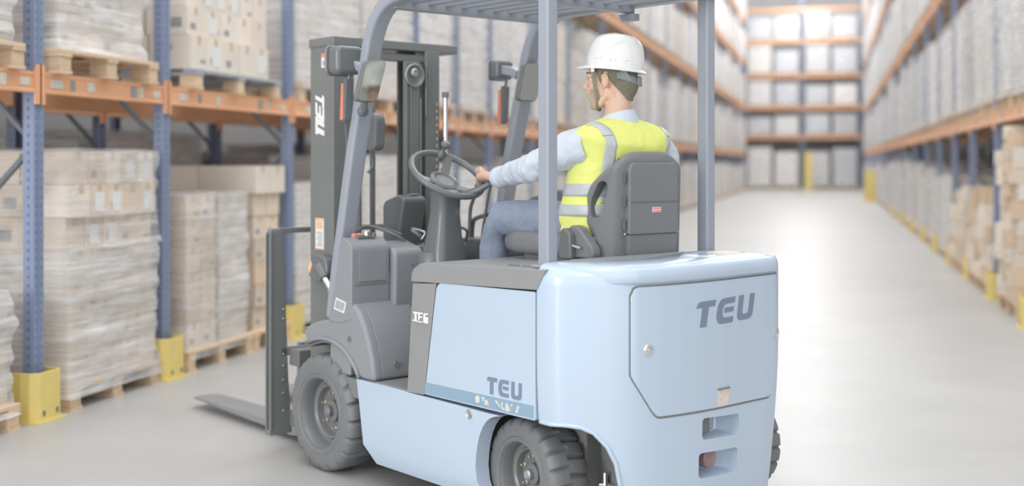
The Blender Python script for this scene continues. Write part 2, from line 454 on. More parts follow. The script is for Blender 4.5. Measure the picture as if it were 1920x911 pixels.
# ---- pallets
def pallet_parts(root, w, d, top='pallet_wood'):
    """w along Y (the aisle face), d along -/+X; origin at the centre of the base"""
    h = .12
    for i in range(5):
        xx = -d/2 + .045 + i*(d-.09)/4
        MB().box((xx-.045,-w/2,h-.02),(xx+.045,w/2,h)).build('deck_board', top, root, smooth=0, bevel=.002, seg=1)
    for j in (-1,0,1):
        yy = j*(w/2-.045)
        MB().box((-d/2,yy-.045,h-.038),(d/2,yy+.045,h-.02)).build('stringer_board', top, root, smooth=0)
        MB().box((-d/2,yy-.045,0),(d/2,yy+.045,.016)).build('bottom_board', 'pallet_wood', root, smooth=0)
        for i in (-1,0,1):
            xx = i*(d/2-.06)
            MB().box((xx-.055,yy-.042,.016),(xx+.055,yy+.042,h-.038)).build('block', 'pallet_wood', root, smooth=0, bevel=.003, seg=1)
pal_cache = {}
def pallet(x, y, z, w, d, label, group='wooden pallets', top='pallet_wood'):
    root = empty('pallet', (x,y,z), 0, label, 'pallet', group)
    k = (w, d, top)
    if k not in pal_cache:
        pallet_parts(root, w, d, top); index_kids(); pal_cache[k] = list(KIDS[root.name])
    else:
        for c in pal_cache[k]:
            c2 = c.copy(); col.objects.link(c2); c2.parent = root
    return root

# ---- cartons
carton_cache = {}
def carton_data(d, w, h, kind):
    k = (round(d,3), round(w,3), round(h,3), kind)
    if k not in carton_cache:
        mb = MB(); g = .0025
        mb.box((-d/2+g,-w/2+g,0),(d/2-g,w/2-g,h-g), 0)
        e = .0012
        t = min(.018, w*.12)
        mb.box((-d/2+g-e,-t,h*.72),(d/2-g+e,t,h-g+e), 1)          # tape over the top seam, folded down both ends
        if kind % 3 == 1:
            for s_ in (-1,1): mb.box((s_*(d/2-g), -w*.32, h*.2),(s_*(d/2-g+e), -w*.02, h*.42), 2)
            for s_ in (-1,1): mb.box((d*.1, s_*(w/2-g), h*.25),(d*.36, s_*(w/2-g+e), h*.6), 2)
        if kind % 3 == 2:
            for s_ in (-1,1): mb.box((-d*.35, s_*(w/2-g), h*.55),(d*.05, s_*(w/2-g+e), h*.72), 2)
            for s_ in (-1,1): mb.box((s_*(d/2-g), w*.05, h*.2),(s_*(d/2-g+e), w*.36, h*.3), 2)
        mt = ['kraft','kraft_pale','kraft_warm'][(kind//3) % 3]
        o = mb.build('carton', [mt,'tape','print_blue'], smooth=0); carton_cache[k] = o.data; bpy.data.objects.remove(o)
    return carton_cache[k]
NCART = [0]
def carton(x, y, z, d, w, h, label, group, kind=0, rz=0, lab=None):
    o = bpy.data.objects.new('carton', carton_data(d, w, h, kind)); col.objects.link(o); NCART[0] += 1
    o.location = (x*S, y*S, z*S); o.rotation_euler = (0,0,rz); tag(o, label, 'cardboard box', group)
    if lab:
        s, lw, lh, zz = lab
        MB().box((s*(d/2-.003), -lw/2, zz-lh/2),(s*(d/2+.0015), lw/2, zz+lh/2)).build('paper_label', 'carton_label', o, smooth=0)
    return o
def stack(xf, y0, y1, z, side, depth, layers, cols, rows, where, group, kinds=(0,1,2), jit=.006, top_full=True, lab_p=.0):
    """cartons laid in layers; xf = X of the aisle face. Only the aisle face, the near end and the top layer are laid out."""
    zz = z; n = len(layers)
    for li, (h, c, off) in enumerate([l if isinstance(l, tuple) else (l, cols, 0) for l in layers]):
        w = (y1-y0)/c; d = depth/rows
        for a in range(rows):
            for b_ in range(c):
                if a > 0 and b_ > 0 and not (top_full and li == n-1): continue
                x = xf + side*(d*(a+.5)) - side*off + rnd.uniform(-jit,jit); y = y0 + w*(b_+.5) + rnd.uniform(-jit,jit)*.5
                if a == 0: pos = f'aisle face, {ORD[b_+1]} from near end'
                elif b_ == 0: pos = f'near face, {ORD[a+1]} back from aisle'
                else: pos = f'{ORD[a+1]} row back, {ORD[b_+1]} along'
                lay = 'bottom layer' if li == 0 else ('top layer' if li == n-1 else f'{ORD[li+1]} layer')
                lab = None
                if a == 0 and rnd.random() < lab_p: lab = (-side, w*.5, h*.6, h*.45)
                carton(x, y, zz, d, w, h, f'box {where}, {lay}, {pos}', group, rnd.choice(kinds), 0, lab)
        zz += h
    return zz
def wrap(xf, y0, y1, z0, z1, side, depth, label, heavy=False, lean=0, seed=0, amp=.008, gap=.022):
    """stretch film wound round a load: a closed wavy shell"""
    rr = random.Random(seed); root_x = xf + side*depth/2; cy = (y0+y1)/2
    hx, hy = depth/2+gap, (y1-y0)/2+gap; NZ = 26; ring0 = []
    N = 14
    def per():
        pts = []
        cr = .03
        for (sx, sy) in ((1,1),(-1,1),(-1,-1),(1,-1)):
            a0 = {(1,1):0,(-1,1):90,(-1,-1):180,(1,-1):270}[(sx,sy)]
            for k in range(4):
                a = R(a0+30*k); pts.append((sx*(hx-cr)+cr*math.cos(a), sy*(hy-cr)+cr*math.sin(a), a0))
            nx = {0:(-1,1),90:(-1,-1),180:(1,-1),270:(1,1)}[a0]
            ex, ey = nx[0]*(hx), nx[1]*(hy)
            for k in range(1, N):
                t = k/N; x0, y0_ = pts[-1-(k-1)][0] if False else (sx*hx if a0 in (90,270) else sx*(hx-cr)), 0
            # straight run to the next corner
            p0 = (pts[-1][0], pts[-1][1]); q = {0:(-(hx-cr), hy),90:(-hx, -(hy-cr)),180:(hx-cr, -hy),270:(hx, hy-cr)}[a0]
            for k in range(1, N): t = k/N; pts.append((p0[0]*(1-t)+q[0]*t, p0[1]*(1-t)+q[1]*t, a0))
        return pts
    P0 = per(); ph = [rr.uniform(0,6.28) for _ in range(8)]
    rings = []
    for i in range(NZ+1):
        t = i/NZ; z = z0+(z1-z0)*t; ring = []
        bulge = amp*(math.sin(t*9+ph[0])+.6*math.sin(t*23+ph[1])+.5*math.sin(t*41+ph[2]))
        for (x, y, a) in P0:
            L_ = math.hypot(x, y); k = (bulge + amp*.7*math.sin(7*(x+y)+t*14+ph[3]) + amp*.5*math.sin(29*(x-y)+t*31+ph[4]))/L_
            fl = 1 + k + (.05*max(0, .06-t)/.06)
            ring.append((x*fl, y*fl, z))
        rings.append(ring)
    top = []
    mb = MB(); mb.loft(rings, 0, cap=False)
    cap = [rings[-1], [(x*.9,y*.9,z1+.012) for x, y, a in P0], [(x*.4,y*.4,z1+.008) for x, y, a in P0]]
    mb.loft(cap, 0, cap=False)
    o = mb.build('stretch_wrap', 'stretch_film_heavy' if heavy else 'stretch_film', smooth=180, loc=(root_x, cy, 0))
    return tag(o, label, 'plastic wrap', 'stretch wrap round the near loads')

SX = XL + .06            # aisle face of the loads of the left rack
G1 = 'boxes of the tall wrapped load on the floor, left rack'
pallet(SX-.42, 5.63, 0, .82, .86, 'wooden pallet on floor under the tall wrapped load between first two yellow guards')
stack(SX-.02, 5.24, 6.02, .12, -1, .84, [(.165,5,0),(.165,5,0),(.17,5,0),(.165,4,0),(.165,5,-.012),(.165,5,.018),(.165,5,0)], 5, 3, 'in tall wrapped load', G1, kinds=(0,1,2,1,0,3), lab_p=.4)
wrap(SX-.02, 5.24, 6.02, .06, .785, -1, .84, 'clear stretch film around the lower half of the tall load at far left', heavy=True, seed=1, amp=.008)
wrap(SX-.02, 5.24, 6.02, .787, 1.285, -1, .84, 'clear stretch film around the upper half of the tall load at far left', seed=2, amp=.007)
# load cut by the left edge of the view
pallet(SX-.40, 4.42, 0, .80, .84, 'wooden pallet on the floor at the left edge of the view')
stack(SX-.02, 4.06, 4.78, .12, -1, .8, [.17,.17,.165], 4, 2, 'in low load at left edge', 'boxes of the low load at the left edge', lab_p=0)
wrap(SX-.02, 4.05, 4.79, .07, .635, -1, .8, 'whitish stretch film around the low load at the left edge', heavy=True, seed=3, amp=.01)
# twin stack C
pallet(SX-.42, 6.76, 0, .82, .86, 'wooden pallet on the floor between second and third yellow guard')
stack(SX-.03, 6.39, 6.74, .12, -1, .8, [.152]*6, 2, 3, 'in near twin stack', 'boxes of the twin stacks on the floor', kinds=(0,2,4), lab_p=0)
stack(SX-.03, 6.78, 7.13, .12, -1, .8, [.18]*5, 2, 2, 'in far twin stack', 'boxes of the twin stacks on the floor', kinds=(0,3,5), lab_p=0)
wrap(SX-.03, 6.39, 6.74, .07, 1.04, -1, .8, 'clear film around the near one of the twin stacks by the second post', seed=4, amp=.007)
wrap(SX-.03, 6.80, 7.13, .07, 1.03, -1, .8, 'milky film around the far one of the twin stacks by the second post', heavy=True, seed=5, amp=.007)
# brown stack D
pallet(SX-.42, 7.46, 0, .56, .86, 'small wooden pallet on the floor beside the third blue post')
stack(SX-.05, 7.30, 7.68, .12, -1, .8, [.15]*6, 2, 2, 'in brown unwrapped stack', 'boxes of the brown stack', kinds=(0,1,6,7), jit=.01)
stack(SX-.03, 7.27, 7.72, 1.02, -1, .84, [.185], 2, 2, 'across top of brown stack', 'boxes across the brown stack', kinds=(3,), jit=.004)
# upper level
ZB = 1.655
pallet(SX-.42, 4.47, ZB, .80, .86, 'wooden pallet on the orange beam at the top left corner of the view')
stack(SX-.03, 4.10, 4.80, ZB+.12, -1, .8, [.17,.17,.17], 4, 2, 'in top left corner load', 'boxes of the top left corner load')
wrap(SX-.03, 4.10, 4.80, ZB+.09, ZB+.64, -1, .8, 'streaky film around the load at the top left corner', heavy=True, seed=6, amp=.01)
pallet(SX-.42, 5.55, ZB, .88, .90, 'pale wooden pallet on the orange beam between the first and second blue posts')
stack(SX-.05, 5.20, 5.94, ZB+.12, -1, .8, [.2,.2,.2], 4, 3, 'in white wrapped beam load', 'boxes of the white wrapped load on the beam', kinds=(3,4,5))
wrap(SX-.05, 5.20, 5.94, ZB+.10, ZB+.74, -1, .8, 'heavy white film around the load on the beam between first and second posts', heavy=True, seed=7, amp=.011)
pallet(SX-.42, 6.97, ZB, 1.14, .90, 'grey topped pallet on the orange beam between the second and third blue posts', top='pallet_grey')
stack(SX-.04, 6.45, 7.50, ZB+.125, -1, .84, [(.205,5,0),(.17,5,-.02),(.17,6,-.03)], 5, 3, 'in open brown beam load', 'boxes of the open brown load on the beam', kinds=(3,4,5,3), lab_p=.2)

# ---- right rack: loose cartons on pallets by the nearest posts
SR = XR - .06
def rstack(y0, y1, cols, hs, label, short):
    d = .4
    pallet(SR+.42, (y0+y1)/2, 0, round(y1-y0+.06,2), .86, f'wooden pallet on the floor under {label}')
    w = (y1-y0)/cols
    for c in range(cols):
        z = .12; n = 0; xo = rnd.uniform(-.02,.03)
        target = hs[c % len(hs)]
        while z < target-.05:
            h = rnd.choice([.13,.15,.17,.12]); h = min(h, target-z+.03)
            xx = SR + d/2 - .02 + xo + rnd.uniform(-.025,.025); yy = y0+w*(c+.5)+rnd.uniform(-.01,.01)
            n += 1
            carton(xx, yy, z, d, w-.008, h, f'tan box in {short}, {ORD[c+1]} column, {ORD[n]} from the bottom', f'boxes in {label}', rnd.choice([3,4,6,0,3,7]), rnd.uniform(-.04,.04))
            z += h
rstack(10.15, 11.05, 4, [1.35,1.45,1.5,1.3], 'the nearest loose stacks of the right rack', 'nearest right rack stacks')
rstack(11.9, 12.7, 3, [.75,.95,.85], 'the loose stacks just beyond the nearest right post', 'second right rack stacks')
rstack(12.75, 13.5, 3, [.8,.7,.95], 'the third group of loose stacks on the right', 'third right rack stacks')
rstack(13.85, 14.65, 3, [.95,.8,.9], 'the fourth group of loose stacks on the right', 'fourth right rack stacks')
rstack(14.75, 15.45, 2, [.85,.75], 'the fifth group of loose stacks on the right', 'fifth right rack stacks')

# ---- all the loads further off: pallet + stack + film, each one thing
def load_proto(i):
    """three meshes: pallet, stacked goods, film"""
    rr = random.Random(100+i); w = 1.0; d = .9; H_ = rr.uniform(.95,1.3)
    mb = MB(); hpal = .12
    for j in (-1,0,1):
        yy = j*(w/2-.05)
        mb.box((-d/2,yy-.05,.0),(d/2,yy+.05,.016))
        for k in (-1,0,1): mb.box((k*(d/2-.07)-.06,yy-.045,.016),(k*(d/2-.07)+.06,yy+.045,.085))
    for k in range(5): xx = -d/2+.05+k*(d-.1)/4; mb.box((xx-.05,-w/2,.085),(xx+.05,w/2,hpal))
    pal = mb.build('pallet', 'pallet_wood', smooth=0)
    st = MB(); n = rr.choice([4,5,6,7]); c = rr.choice([3,4,5]); hh = (H_-hpal)/n
    drop = rr.random() < .35
    for l in range(n):
        for b_ in range(c):
            if drop and l == n-1 and b_ >= c//2: continue
            for a in range(2):
                ww = (w-.06)/c; dd = (d-.08)/2
                x0 = -d/2+.04+a*dd+rr.uniform(-.008,.008); y0 = -w/2+.03+b_*ww+rr.uniform(-.006,.006)
                st.box((x0+.004,y0+.004,hpal+l*hh),(x0+dd-.004,y0+ww-.004,hpal+(l+1)*hh-.005))
    mt = ['load_white','load_beige','load_grey','kraft','load_beige','load_white','kraft_pale','load_blue','load_dull_brown','load_white'][i % 10]
    stk = st.build('carton_stack', mt, smooth=0)
    fm = MB(); N = 9; rings = []
    for k in range(N+1):
        t = k/N; z = .08+(H_-.06)*t; bl = rr.uniform(-.006,.008)
        rings.append([(x*(1+bl), y*(1+bl), z) for x, y in rrect(-d/2-.005,-w/2-.005,d/2+.005,w/2+.005,.05,3)])
    fm.loft(rings, 0, cap=True)
    flm = fm.build('stretch_film', 'stretch_film_heavy' if i % 3 else 'stretch_film', smooth=50)
    out = (pal.data, stk.data, flm.data, H_)
    for o_ in (pal, stk, flm): bpy.data.objects.remove(o_)
    return out
PROTO = [load_proto(i) for i in range(20)]
KN = ['white','beige','grey','brown','beige','white','pale tan','bluish','dull brown','white']
def load(x, y, z, i, sy, where, group, rz=0, sx=1, sz=1, wrapped=True):
    p = PROTO[i % 20]
    root = empty('pallet_load', (x,y,z), rz, f'{KN[i % 10]} wrapped load {where}', 'pallet load', group)
    root.scale = (sx, sy, sz)
    child('pallet', p[0], root); child('carton_stack', p[1], root)
    if wrapped: child('stretch_film', p[2], root)
    return root
def row(Y, xface, side, z, lname, sname, zs, hroom):
    n = 0
    for i in range(len(Y)-1):
        y0, y1 = Y[i], Y[i+1]; gap = y1-y0
        if y0 < zs[0] or z > vis_top(y1)-.3: continue
        k = 3 if gap > 3 else (2 if gap > 1.9 else 1); w = (gap-.12)/k
        for j in range(k):
            n += 1; yc = y0+.06+w*(j+.5); idx = rnd.randrange(20)
            if z == 0: idx = rnd.choice([1,3,4,6,11,13,16,0,5,14])
            elif rnd.random() < .6: idx = rnd.choice([0,5,9,1,4,10,15,19])
            p = PROTO[idx]; szc = min(1.25, hroom/p[3]*rnd.uniform(.72,.97))
            load(xface+side*.47, yc, z, idx, (w-.06)/1.0*rnd.uniform(.92,1), f'{lname} of {sname} rack, {ORD[n]} from near end', f'pallet loads on the {sname} rack', sz=szc, wrapped=True)
row(LY, SX, -1, 0, 'on floor', 'left', (7.8,), 1.4)
row(LY, SX, -1, LLV[0], 'on first beam level', 'left', (7.8,), 1.95)
row(LY, SX, -1, LLV[1], 'on second beam level', 'left', (10,), 1.75)
row(LY, SX, -1, LLV[2], 'on third beam level', 'left', (20,), 1.7)
row(LY, SX, -1, LLV[3], 'on top beam level', 'left', (30,), 1.5)
row(RY, SR, 1, 0, 'on floor', 'right', (15.5,), 1.3)
row(RY, SR, 1, RLV[0], 'on first beam level', 'right', (9,), 1.7)
row(RY, SR, 1, RLV[1], 'on second beam level', 'right', (13,), 1.8)
row(RY, SR, 1, RLV[2], 'on third beam level', 'right', (20,), 1.7)
row(RY, SR, 1, RLV[3], 'on top beam level', 'right', (30,), 1.5)
# goods in the shaded row behind the left rack
for i, (y, z) in enumerate([(5.25,0),(6.75,0),(8.45,0),(10.15,0),(11.85,0)]):
    load(XL-1.35-.5, y, z, [3,8,1,13,6][i], [1.1,1.45,1.45,1.45,1.45][i], f'on floor in row behind left rack, {ORD[i+1]} from near end', 'loads behind the left rack', sz=[1.42,1.36,1.44,1.30,1.40][i]/PROTO[[3,8,1,13,6][i]][3])
for i, y in enumerate([5.25,6.75,8.45,10.15,11.85]):
    load(XL-1.35-.5, y, 1.655, [0,2,5,9,1][i], [1.1,1.45,1.45,1.45,1.45][i], f'on beam in row behind left rack, {ORD[i+1]} from near end', 'loads behind the left rack', sz=1.0)
o = MB().box((-7.2,1,0), (-7.0,61,8)).build('wall_left', 'wall_paint', smooth=0); tag(o, 'pale side wall behind the left racks', kind='structure')

# goods and wall behind the right rack
for i in range(len(RY)-1):
    if RY[i] > 26: break
    for z, lv in ((0,'floor'),(1.675,'beam level')):
        load(XR+1.62, (RY[i]+RY[i+1])/2, z, rnd.choice([0,3,1,9,6,5]), RY[i+1]-RY[i]-.2, f'on {lv} in row behind right rack, {ORD[i+1]} from near end', 'loads behind the right rack', sz=1.15)
    upright(f'shaded blue frame in row behind right rack, {ORD[i+1]} from near end', XR+1.12, RY[i], 3.4, 1, 'frames behind the right rack', matn='rack_blue_shaded', detail=False)
    beam(XR+1.12, RY[i], RY[i+1], 1.675, 1, f'shaded orange beam in row behind right rack, {ORD[i+1]} bay from near end', 'beams behind the right rack')
o = MB().box((4.3,1,0), (4.5,61,8)).build('wall_right', 'wall_paint', smooth=0); tag(o, 'pale side wall behind the right racks', kind='structure')

# ---- the rack across the far end
YB = 58.3; BLV = [2.49,3.86,5.35,6.97,8.46]
bxs = [-6.6,-3.95,-1.3,1.35,4.0]
for i, x in enumerate(bxs):
    r_ = empty('rack_upright', (x, YB, 0), 0, f'blue frame of far end rack, {ORD[i+1]} from the left', 'rack frame', 'frames of the far end rack')
    child('post', post_mesh(9.6, 'rack_blue'), r_, rz=-math.pi/2); child('post', post_mesh(9.6, 'rack_blue_shaded'), r_, (0,.97,0), math.pi/2)
for i in range(len(bxs)-1):
    for k, z in enumerate(BLV):
        r_ = empty('rack_beam', (bxs[i], YB-.03, z), 0, f'orange beam of far end rack, {ORD[k+1]} level, {ORD[i+1]} bay from left', 'beam', 'beams of the far end rack')
        key = ('bk',)
        if key not in beam_cache:
            o = MB().prism([(-.034,-.13),(.02,-.13),(.02,0),(-.034,0)], 'x', .03, 2.62).build('rail', 'rack_orange', smooth=0); beam_cache[key] = o.data; bpy.data.objects.remove(o)
        child('rail', beam_cache[key], r_)
    for k, z in enumerate([0]+BLV[:-1]):
        if i == 0 and k == 0: continue
        for j in range(2):
            hr = ([2.3]+[1.25,1.4,1.5,1.4])[k]
            idx = rnd.choice([2,7,12,17,0,5,1,10]) if k else rnd.choice([0,1,2,12,5])
            p = PROTO[idx]
            load(bxs[i]+.72+1.24*j, YB+.45, z, idx, 1.12, f'on far end rack, {"floor" if k==0 else ORD[k]+" beam"} level, {ORD[i*2+j+1]} from left', 'pallet loads on the far end rack', rz=-math.pi/2, sz=min(1.75, hr/p[3]*rnd.uniform(.7,.95)))
# yellow corner guards far off
for x, y, hh, lb in ((-.98,57.2,1.70,'tall yellow column guard standing before the far end rack'),(1.22,40.5,.98,'tall yellow guard at the far foot of the right rack')):
    r_ = empty('column_guard', (x,y,0), 0, lb, 'post guard')
    MB().prism([(-.16,-.08),(.16,-.08),(.16,.08),(.12,.08),(.12,-.04),(-.12,-.04),(-.12,.08),(-.16,.08)], 'z', 0, hh).build('shell', 'guard_yellow', r_, bevel=.01)
    MB().box((-.20,-.12,0),(.20,.12,.02)).build('base_plate', 'guard_yellow', r_, smooth=0)
print('cartons', NCART[0])
# ============================================================ the forklift  (x forward, y left, z up; left side plane y=0, right y=-.93)
FO = (-1.92236, 4.44296, 0); FR = R(145.4); YC = -.465
fk = empty('forklift', FO, FR, 'pale blue counterbalance forklift with black mast, parked at an angle in the aisle', 'forklift')
def mir(pts): return pts
def both(fn):
    """build a part on the left and its mirror on the right"""
    for s in (0, 1):
        o = fn()
        if s:
            me = o.data.copy(); 
            me.transform(Matrix.Translation((0, YC*2*S, 0)) @ Matrix.Diagonal((1,-1,1,1)).to_4x4()); me.flip_normals(); o.data = me

# --- skirts: lower blue side panels
def arch(x0, z0, x1, z1, n=8, ex=2.4):
    """quarter super-ellipse from (x0,z0) bottom to (x1,z1) top"""
    out = []
    for k in range(n+1):
        a = math.pi/2*k/n
        out.append((x1+(x0-x1)*math.cos(a)**(2/ex), z0+(z1-z0)*math.sin(a)**(2/ex)))
    return out
sk = [(-.212,.399),(-.9,.392),(-1.0,.390),(-1.05,.392),(-1.06,.385),(-1.0,.372),(-.965,.34),(-.942,.29),(-.932,.20),(-.955,.12),(-.975,.085),(-.31,.088),(-.262,.155),(-.232,.30)]
def skirt():
    mb = MB()
    # upper band in the side plane, lower band drawn in below the crease
    n = len(sk)
    def yy(z): return 0 if z > .165 else -(.165-z)*.35
    out = [(x,z) for x,z in sk]
    f_ = [(x, yy(z), z) for x, z in out]; bk = [(x, -.055, z) for x, z in out]
    # split for the crease
    mb.add(f_, []); 
    mb = MB(); 
    up = [(-.212,.399),(-.9,.392),(-1.0,.390),(-1.05,.391),(-1.058,.388),(-1.04,.385),(-1.015,.377),(-.992,.362),(-.972,.340),(-.956,.312),(-.944,.278),(-.936,.238),(-.932,.198),(-.940,.150),(-.258,.158),(-.232,.30)]
    nu_ = len(up); vs_ = [(x,0,z) for x,z in up]+[(-.955,-.012,.12),(-.975,-.026,.085),(-.31,-.026,.088)]; i0 = nu_
    fs = [tuple(range(nu_)), (nu_-2, nu_-3, i0, i0+1, i0+2)]
    bks = [(x,-.06,z) for x,y,z in vs_]; N = len(vs_)
    per = list(range(nu_-2))+[i0,i0+1,i0+2,nu_-2,nu_-1]
    fs += [tuple(i+N for i in reversed(fs[0])), tuple(i+N for i in reversed(fs[1]))]
    for a, b in zip(per, per[1:]+per[:1]): fs.append((a, a+N, b+N, b))
    mb.add(vs_+bks, fs)
    return mb.build('side_skirt', 'blue_paint', fk, bevel=.010, seg=3)
both(skirt)
def plug():
    mb = MB(); mb.lathe([(.0,.0),(.012,.001),(.015,.003),(.017,.0),(.017,-.01)], (-.901,.0005,.372), 'y', 24); return mb.build('skirt_plug', 'steel', fk)
both(plug)

# --- battery compartment side panel, band and lettering
def panel():
    pts = rpoly([(-.722,.803),(-1.237,.812),(-1.237,.403),(-.650,.403)], [.03,.008,.008,.004])
    return MB().prism(pts, 'y', .002, -.03).build('side_panel', 'blue_paint', fk, bevel=.005, seg=3)
both(panel)
def band():
    return MB().prism([(-.6565,.447),(-1.231,.450),(-1.231,.409),(-.650,.407)], 'y', .0028, -.01).build('side_band', 'navy_band', fk, smooth=0)
both(band)
def pillar():
    pts = rpoly([(-.578,.79),(-.716,.80),(-.645,.400),(-.545,.396)], [.004,.004,.002,.002])
    return MB().prism(pts, 'y', .001, -.28).build('hood_pillar', 'hood_plastic', fk, bevel=.006)
both(pillar)
# hood (grey seat deck), wraps over both sides
hp = rpoly([(-.570,.796),(-.575,.835),(-.628,.868),(-1.255,.884),(-1.29,.886),(-1.245,.818)], [.006,.03,.03,0,.0,.004])
hood = MB(); rings = []
for y, ins in ((.004,.014),(.004,.0),(-.004,-.0),(-.022,.0)): pass
hood.prism(hp, 'y', .004, -.934)
hood.build('seat_hood', 'hood_plastic', fk, bevel=.022, seg=4)
MB().box((-.60,-.03,.45),(-1.24,-.90,.79)).build('battery_case', 'dark_inside', fk, smooth=0)
# small hinge strip on the hood
hb = MB()
for x in (-1.03,-1.10,-1.17): hb.box((x,-.06,.874),(x-.045,-.075,.884))
hb.build('hood_hinge', 'black_plastic', fk, bevel=.003)

# --- letters
def letters(P, h, adv=0.0, slant=.12):
    """T, rounded E and U as outlines; P(u,v) -> (x,z); u to the right of the reader; height h"""
    def Q(pts): return [P((u+v*slant)*h, v*h) for u, v in pts]
    T_ = [(.02,1.0),(-.06,.76),(.19,.76),(.19,0),(.46,0),(.46,.76),(.72,.76),(.74,1.0)]
    T_ = rpoly(T_, [.10,0,0,0,0,0,0,0], 4)
    E1 = rpoly([(1.62,1.0),(1.62,.77),(1.14,.77),(1.06,.5),(1.14,.23),(1.62,.23),(1.62,0),(.98,0),(.84,.25),(.84,.75),(.98,1.0)], [0,0,.12,.2,.12,0,0,.14,.14,.14,.14], 4)
    E2 = [(1.17,.62),(1.60,.62),(1.60,.42),(1.17,.42)]
    U_ = rpoly([(1.80,1.0),(2.04,1.0),(2.04,.23),(2.34,.23),(2.34,1.0),(2.57,1.0),(2.57,.0),(1.80,.0)], [0,0,.12,.12,0,0,.26,.26], 5)
    return [Q(T_), Q(E1), Q(E2), Q(U_)]
# side lettering
def side_text(o_x, o_z, h, y, matn, name, sl=.02, w=1.0, parent=fk):
    mb = MB()
    for L_ in letters(lambda u, v: (o_x-u*w, o_z+v), h, slant=sl): mb.prism(L_, 'y', y, y+.0012)
    return mb.build(name, matn, parent, smooth=0)
side_text(-1.000, .457, .056, .002, 'letter_blue', 'lettering', w=1.2)
# worn cream marks on the band
cm = MB(); 
def blob(u, v, pts): MB().prism([(u-a, v+b) for a, b in pts], 'y', .0029, .0036).build('worn_marking', 'cream_mark', fk, smooth=0)
zb = .413
blob(-.938,zb+.003, rrect(0,.002,.022,.026,.007)); 
blob(-.968,zb, [(0,.028),(.020,.028),(.012,.010)]); blob(-.985,zb, [(.0,.004),(.004,.02),(.014,.024),(.020,.014),(.024,.002),(.014,.006)])
blob(-1.040,zb, [(0,.024),(.008,.028),(.026,.012),(.027,.006),(.018,.012)])
blob(-1.072,zb, [(.0,.026),(.01,.026),(.006,.010),(.018,.006),(.018,.001),(-.0,.004)]); blob(-1.095,zb, [(.0,.027),(.008,.026),(.018,.014),(.024,.004),(.012,-.001),(-.002,.002)]); blob(-1.120,zb,[(0,.024),(.008,.028),(.008,.020),(.002,.016)])
blob(-1.142,zb, [(.010,.026),(.022,.026),(.012,.002),(.0,.002)])
# silver badge on the pillar  (T E 6)
bd = MB(); h = .034
def bq(pts, o_): bd.prism([(-.584-(o_+u)*h*1.6, .656+v*h) for u, v in pts], 'y', .001, .0045)
bq([(0,1),(0,.82),(.16,.82),(.16,.12),(-.04,.16),(-.1,.0),(1.0,-.06),(1.0,.08),(.38,.1),(.38,.82),(.54,.82),(.54,1)], 0)
bq(rpoly([(1.05,1),(1.05,.83),(.72,.83),(.72,.6),(1.0,.6),(1.0,.44),(.72,.44),(.72,.2),(.56,.2),(.52,1)], [0,0,.04,0,0,0,0,0,0,.1]), 0.02)
bq(rpoly([(1.62,1),(1.62,.84),(1.34,.84),(1.34,.62),(1.64,.62),(1.64,-.06),(1.12,-.02),(1.14,1)], [0,0,.05,0,.1,.08,.1,.2]), 0)
bd.build('badge', 'letter_white', fk, smooth=0, bevel=.0015, seg=1)

# --- floor plate and chassis
MB().box((-.02,-.01,.32),(-.60,-.92,.394)).build('floor_plate', 'step_mat', fk, bevel=.004)
st_ = MB(); st_.box((-.225,-.012,.394),(-.545,-.27,.401)); st_.build('step_tread', 'step_mat', fk, bevel=.004)
MB().box((-.20,-.30,.39),(-.575,-.91,.50)).build('floor_panel', 'step_mat', fk, bevel=.01)
MB().box((.20,-.20,.12),(-1.26,-.73,.36)).build('chassis', 'dark_inside', fk, bevel=.01)
MB().prism([(-.86,.40),(-.86,.12),(-.90,.12),(-.90,.37),(-1.30,.42),(-1.35,.30),(-1.35,.12),(-1.38,.12),(-1.38,.32),(-1.33,.46),(-1.20,.49)], 'y', -.31, -.64).build('wheel_well', 'well_dark', fk, smooth=30)

# --- counterweight
plan = [(-1.243,0),(-1.305,0),(-1.335,-.012),(-1.365,-.034),(-1.40,-.062),(-1.44,-.098),(-1.475,-.138),(-1.498,-.19),(-1.514,-.27),(-1.523,-.36),(-1.526,-.465),
        (-1.523,-.57),(-1.516,-.66),(-1.509,-.74),(-1.504,-.82),(-1.497,-.88),(-1.482,-.925),(-1.45,-.95),(-1.40,-.96),(-1.305,-.962),(-1.243,-.962)]
def plan_at(p, z):
    """taper and rounded shoulder"""
    x, y = p; cx, cy = -1.243, YC
    k = 0; 
    if z < .58: k = ((.58-z)/.5)**1.5*.085*(.45+.55*abs((y-cy)/.465))
    return (x + (cx-x)*k*.8, y + (cy-y)*k)
zs = [.06,.12,.2,.28,.36,.44,.52,.6,.7,.8,.835,.862]
rings = []
for z in zs: rings.append([(*plan_at(p, z), z) for p in plan])
for dz, ins in ((.018,.006),(.032,.018),(.040,.034)):
    r_ = []
    for (x, y) in plan:
        f = 1
        xi = min(x + ins*(1 if x < -1.3 else .0), -1.243); yi = y + (YC-y)/max(abs(YC-y),.05)*ins*min(1, abs(YC-y)/.35)
        zt = .862 + dz
        r_.append((xi, yi, zt))
    rings.append(r_)
# dished top: slight hollow in the middle toward the seat
top = rings[-1]
for k, (fr, dz) in enumerate(((.75,.004),(.45,-.001),(.15,-.006))):
    rings.append([(-1.243+(x+1.243)*fr, YC+(y-YC)*(.35+.65*fr), .902+dz) for x, y, z in top])
cwm = MB(); cwm.loft(rings)
cw = cwm.build('counterweight', ['blue_paint','well_dark'], fk, smooth=30)
